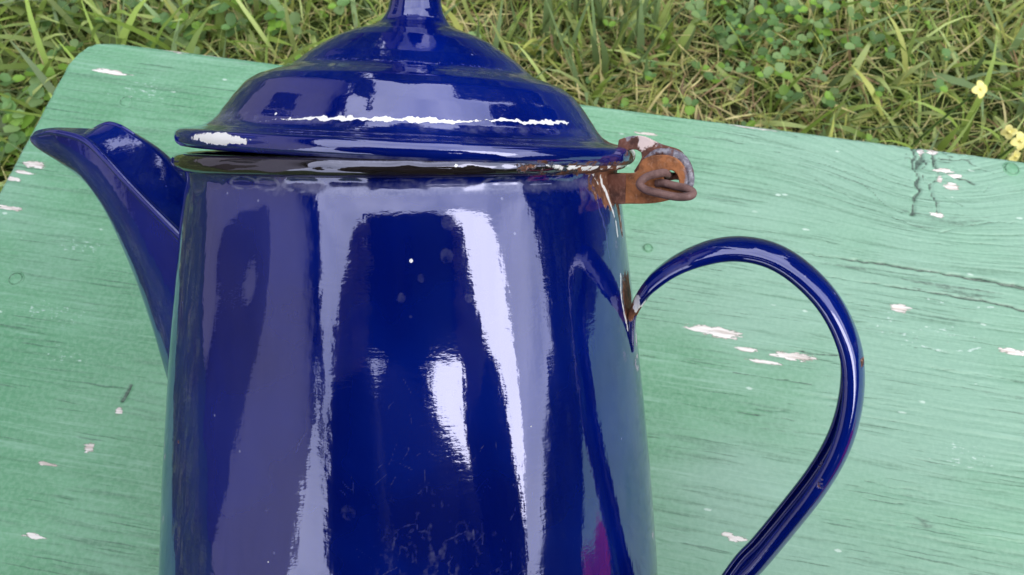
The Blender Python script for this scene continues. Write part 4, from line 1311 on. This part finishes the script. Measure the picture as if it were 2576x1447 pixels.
def tree(loc, h, cr, nleaf, label, seed):
    g = np.random.default_rng(seed)
    root = tag(link('tree', None, loc=loc), label, 'tree', 'trees round the lawn')
    c, f = tube([(0, 0, -.05), (.05, .02, h * .3), (-.03, .05, h * .6), (0, 0, h * .9)], [h * .035, h * .026, h * .018, h * .004], 12, 6)
    tr = link('trunk', mesh_from('trunk', c, f), M_BARK, root)
    cl_ = []
    for k in range(16):
        a = g.uniform(0, 6.28); z = h * g.uniform(.35, .95); r = cr * g.uniform(.35, .95) * (1 - .5 * abs(z / h - .6))
        e = np.array([math.cos(a) * r, math.sin(a) * r, z]); cl_.append(e)
        c, f = tube([(0, 0, z * .75), tuple(e * np.array([.5, .5, .93])), tuple(e)], [h * .012, h * .007, h * .002], 8, 3)
        link('limb', mesh_from('limb', c, f), M_BARK, tr)
    cc = np.array(cl_)[g.integers(0, 16, nleaf)] + g.normal(0, cr * .24, (nleaf, 3))
    u = g.normal(size=(nleaf, 3)); u /= np.linalg.norm(u, axis=1)[:, None]
    v = np.cross(u, g.normal(size=(nleaf, 3))); v /= np.linalg.norm(v, axis=1)[:, None]
    s_ = g.uniform(.05, .11, nleaf)[:, None]
    co = np.stack([cc - u * s_, cc + v * s_ * .5, cc + u * s_, cc - v * s_ * .5], 1).reshape(-1, 3)
    t_ = np.repeat(np.array([.045, .085, .022]) * g.uniform(.5, 1.5, (nleaf, 1)), 4, 0)
    link('crown', mesh_from('crown', co, np.arange(nleaf * 4).reshape(-1, 4), False, {'tint': t_}), M_LEAF, root)


def cypress(loc, h, r0, nleaf, label, seed):
    g = np.random.default_rng(seed)
    root = tag(link('tree', None, loc=loc), label, 'tree', 'trees round the lawn')
    c, f = tube([(0, 0, -.05), (0, 0, h * .5), (0, 0, h * .95)], [h * .02, h * .014, h * .003], 10, 4)
    link('trunk', mesh_from('trunk', c, f), M_BARK, root)
    z = g.uniform(.25, h, nleaf); a = g.uniform(0, 6.283, nleaf)
    r = r0 * np.sqrt(g.uniform(.3, 1, nleaf)) * np.clip(1.15 - (z / h) ** 2.2, 0.05, 1) * (1 + .15 * np.sin(z * 5 + a * 3))
    cc = np.stack([np.cos(a) * r, np.sin(a) * r, z], -1)
    u = g.normal(size=(nleaf, 3)); u[:, 2] += 1.2; u /= np.linalg.norm(u, axis=1)[:, None]
    v = np.cross(u, g.normal(size=(nleaf, 3))); v /= np.linalg.norm(v, axis=1)[:, None]
    s_ = g.uniform(.05, .10, nleaf)[:, None]
    co = np.stack([cc - u * s_, cc + v * s_ * .45, cc + u * s_, cc - v * s_ * .45], 1).reshape(-1, 3)
    t_ = np.repeat(np.array([.030, .060, .022]) * g.uniform(.5, 1.5, (nleaf, 1)), 4, 0)
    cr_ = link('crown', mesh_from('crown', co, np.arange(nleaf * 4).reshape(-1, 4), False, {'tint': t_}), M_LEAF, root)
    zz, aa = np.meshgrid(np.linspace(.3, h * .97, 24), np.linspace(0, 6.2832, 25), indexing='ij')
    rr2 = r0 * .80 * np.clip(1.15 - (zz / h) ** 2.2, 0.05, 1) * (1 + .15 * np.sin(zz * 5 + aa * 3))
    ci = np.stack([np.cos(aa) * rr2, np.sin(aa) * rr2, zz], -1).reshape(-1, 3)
    link('sky_blocking_core', mesh_from('sky_blocking_core', ci, grid_faces(24, 25), True, {'tint': np.tile([.022, .042, .016], (len(ci), 1))}), M_LEAF, cr_)  # solid dark core added to keep sky from showing through the leaves


cypress((-1.95, 3.55, 0), 5.4, .42, 9000, 'slender dark cypress standing near the corner of the grey house', 13)
cypress((2.3, .95, 0), 1.9, .85, 9000, 'low dense rounded conifer close to the right of the bench', 14)
cypress((2.6, 2.7, 0), 4.3, 1.15, 14000, 'broad dark conifer right across the lawn', 15)
cypress((-.75, 5.0, 0), 4.7, 1.25, 14000, 'tall dark conifer straight across the lawn, left of its slightly shorter twin', 3)
cypress((1.25, 5.3, 0), 4.3, 1.3, 14000, 'shorter dark conifer straight across the lawn, between two taller ones', 9)

g = np.random.default_rng(31)
hedge = tag(link('hedge', None, loc=(2.55, -.9, 0)), 'unseen dark hedge added right of the lawn to block sky in the reflections', 'hedge')
n_ = 18000
cc = np.stack([g.uniform(-.35, .35, n_), g.uniform(-4.5, 1.3, n_), g.uniform(.02, 1.0, n_)], -1)
cc[:, 2] *= 1 + .06 * np.sin(cc[:, 1] * 4) + np.clip(-cc[:, 1], 0, 5) * .28  # height grows backwards, shaped to narrow the sky strip mirrored in the pot
u = g.normal(size=(n_, 3)); u /= np.linalg.norm(u, axis=1)[:, None]
v = np.cross(u, g.normal(size=(n_, 3))); v /= np.linalg.norm(v, axis=1)[:, None]
s_ = g.uniform(.03, .06, n_)[:, None]
co = np.stack([cc - u * s_, cc + v * s_ * .5, cc + u * s_, cc - v * s_ * .5], 1).reshape(-1, 3)
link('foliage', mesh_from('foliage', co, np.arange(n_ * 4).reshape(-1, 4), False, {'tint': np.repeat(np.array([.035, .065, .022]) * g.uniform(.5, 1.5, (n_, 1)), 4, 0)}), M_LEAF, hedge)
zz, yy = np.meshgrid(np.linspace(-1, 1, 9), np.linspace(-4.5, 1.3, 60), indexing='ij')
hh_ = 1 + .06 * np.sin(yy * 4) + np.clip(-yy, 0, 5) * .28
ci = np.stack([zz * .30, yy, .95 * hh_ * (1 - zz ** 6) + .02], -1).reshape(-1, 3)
link('sky_blocking_core', mesh_from('sky_blocking_core', ci, grid_faces(9, 60), True, {'tint': np.tile([.022, .042, .016], (len(ci), 1))}), M_LEAF, hedge)  # closed sheet added inside the hedge, blocks sky gaps in the reflection
for k in range(8):
    c, f = tube([(0, -3.6 + .6 * k, -.02), (.03, -3.6 + .6 * k, .4), (0, -3.55 + .6 * k, .8)], [.02, .015, .005], 8, 3)
    link('stem', mesh_from('stem', c, f), M_BARK, hedge)

# magenta cloth on the bench, out of the picture to the right, glowing in the side of the pot
gx, gy = np.meshgrid(np.linspace(-1, 1, 70), np.linspace(-1, 1, 70), indexing='ij')
rr_ = np.hypot(gx, gy)
cz = .055 * np.exp(-(rr_ / .62) ** 2) * (.6 + .8 * fbm(gx * 3 + 7, gy * 3, 201, 3)) + .012 * (1 - np.abs(2 * fbm(gx * 4 + 2, gy * 4, 203, 2) - 1)) + .0015
co = np.stack([gx * .085 * (1 + .2 * fbm(gy * 2 + 4, gx, 205, 2)) + .430, gy * .095 * (1 + .2 * fbm(gx * 2, gy + 5, 206, 2)) - .075, BZ + cz * 1.35], -1).reshape(-1, 3)
bcl = NB('magenta_cloth'); bcl.set(Base_Color=bcl.mix(bcl.noise(bcl.coord(), 900.0), (.42, .012, .085), (.56, .022, .13)), Roughness=.9)
cl_o = link('cloth', mesh_from('cloth', co, grid_faces(70, 70)), bcl.m)
tag(cl_o, 'crumpled magenta cloth on the bench beside the pot, seen as a red reflection', 'cloth')
so = cl_o.modifiers.new('solid', 'SOLIDIFY'); so.thickness = .0012; so.offset = 1
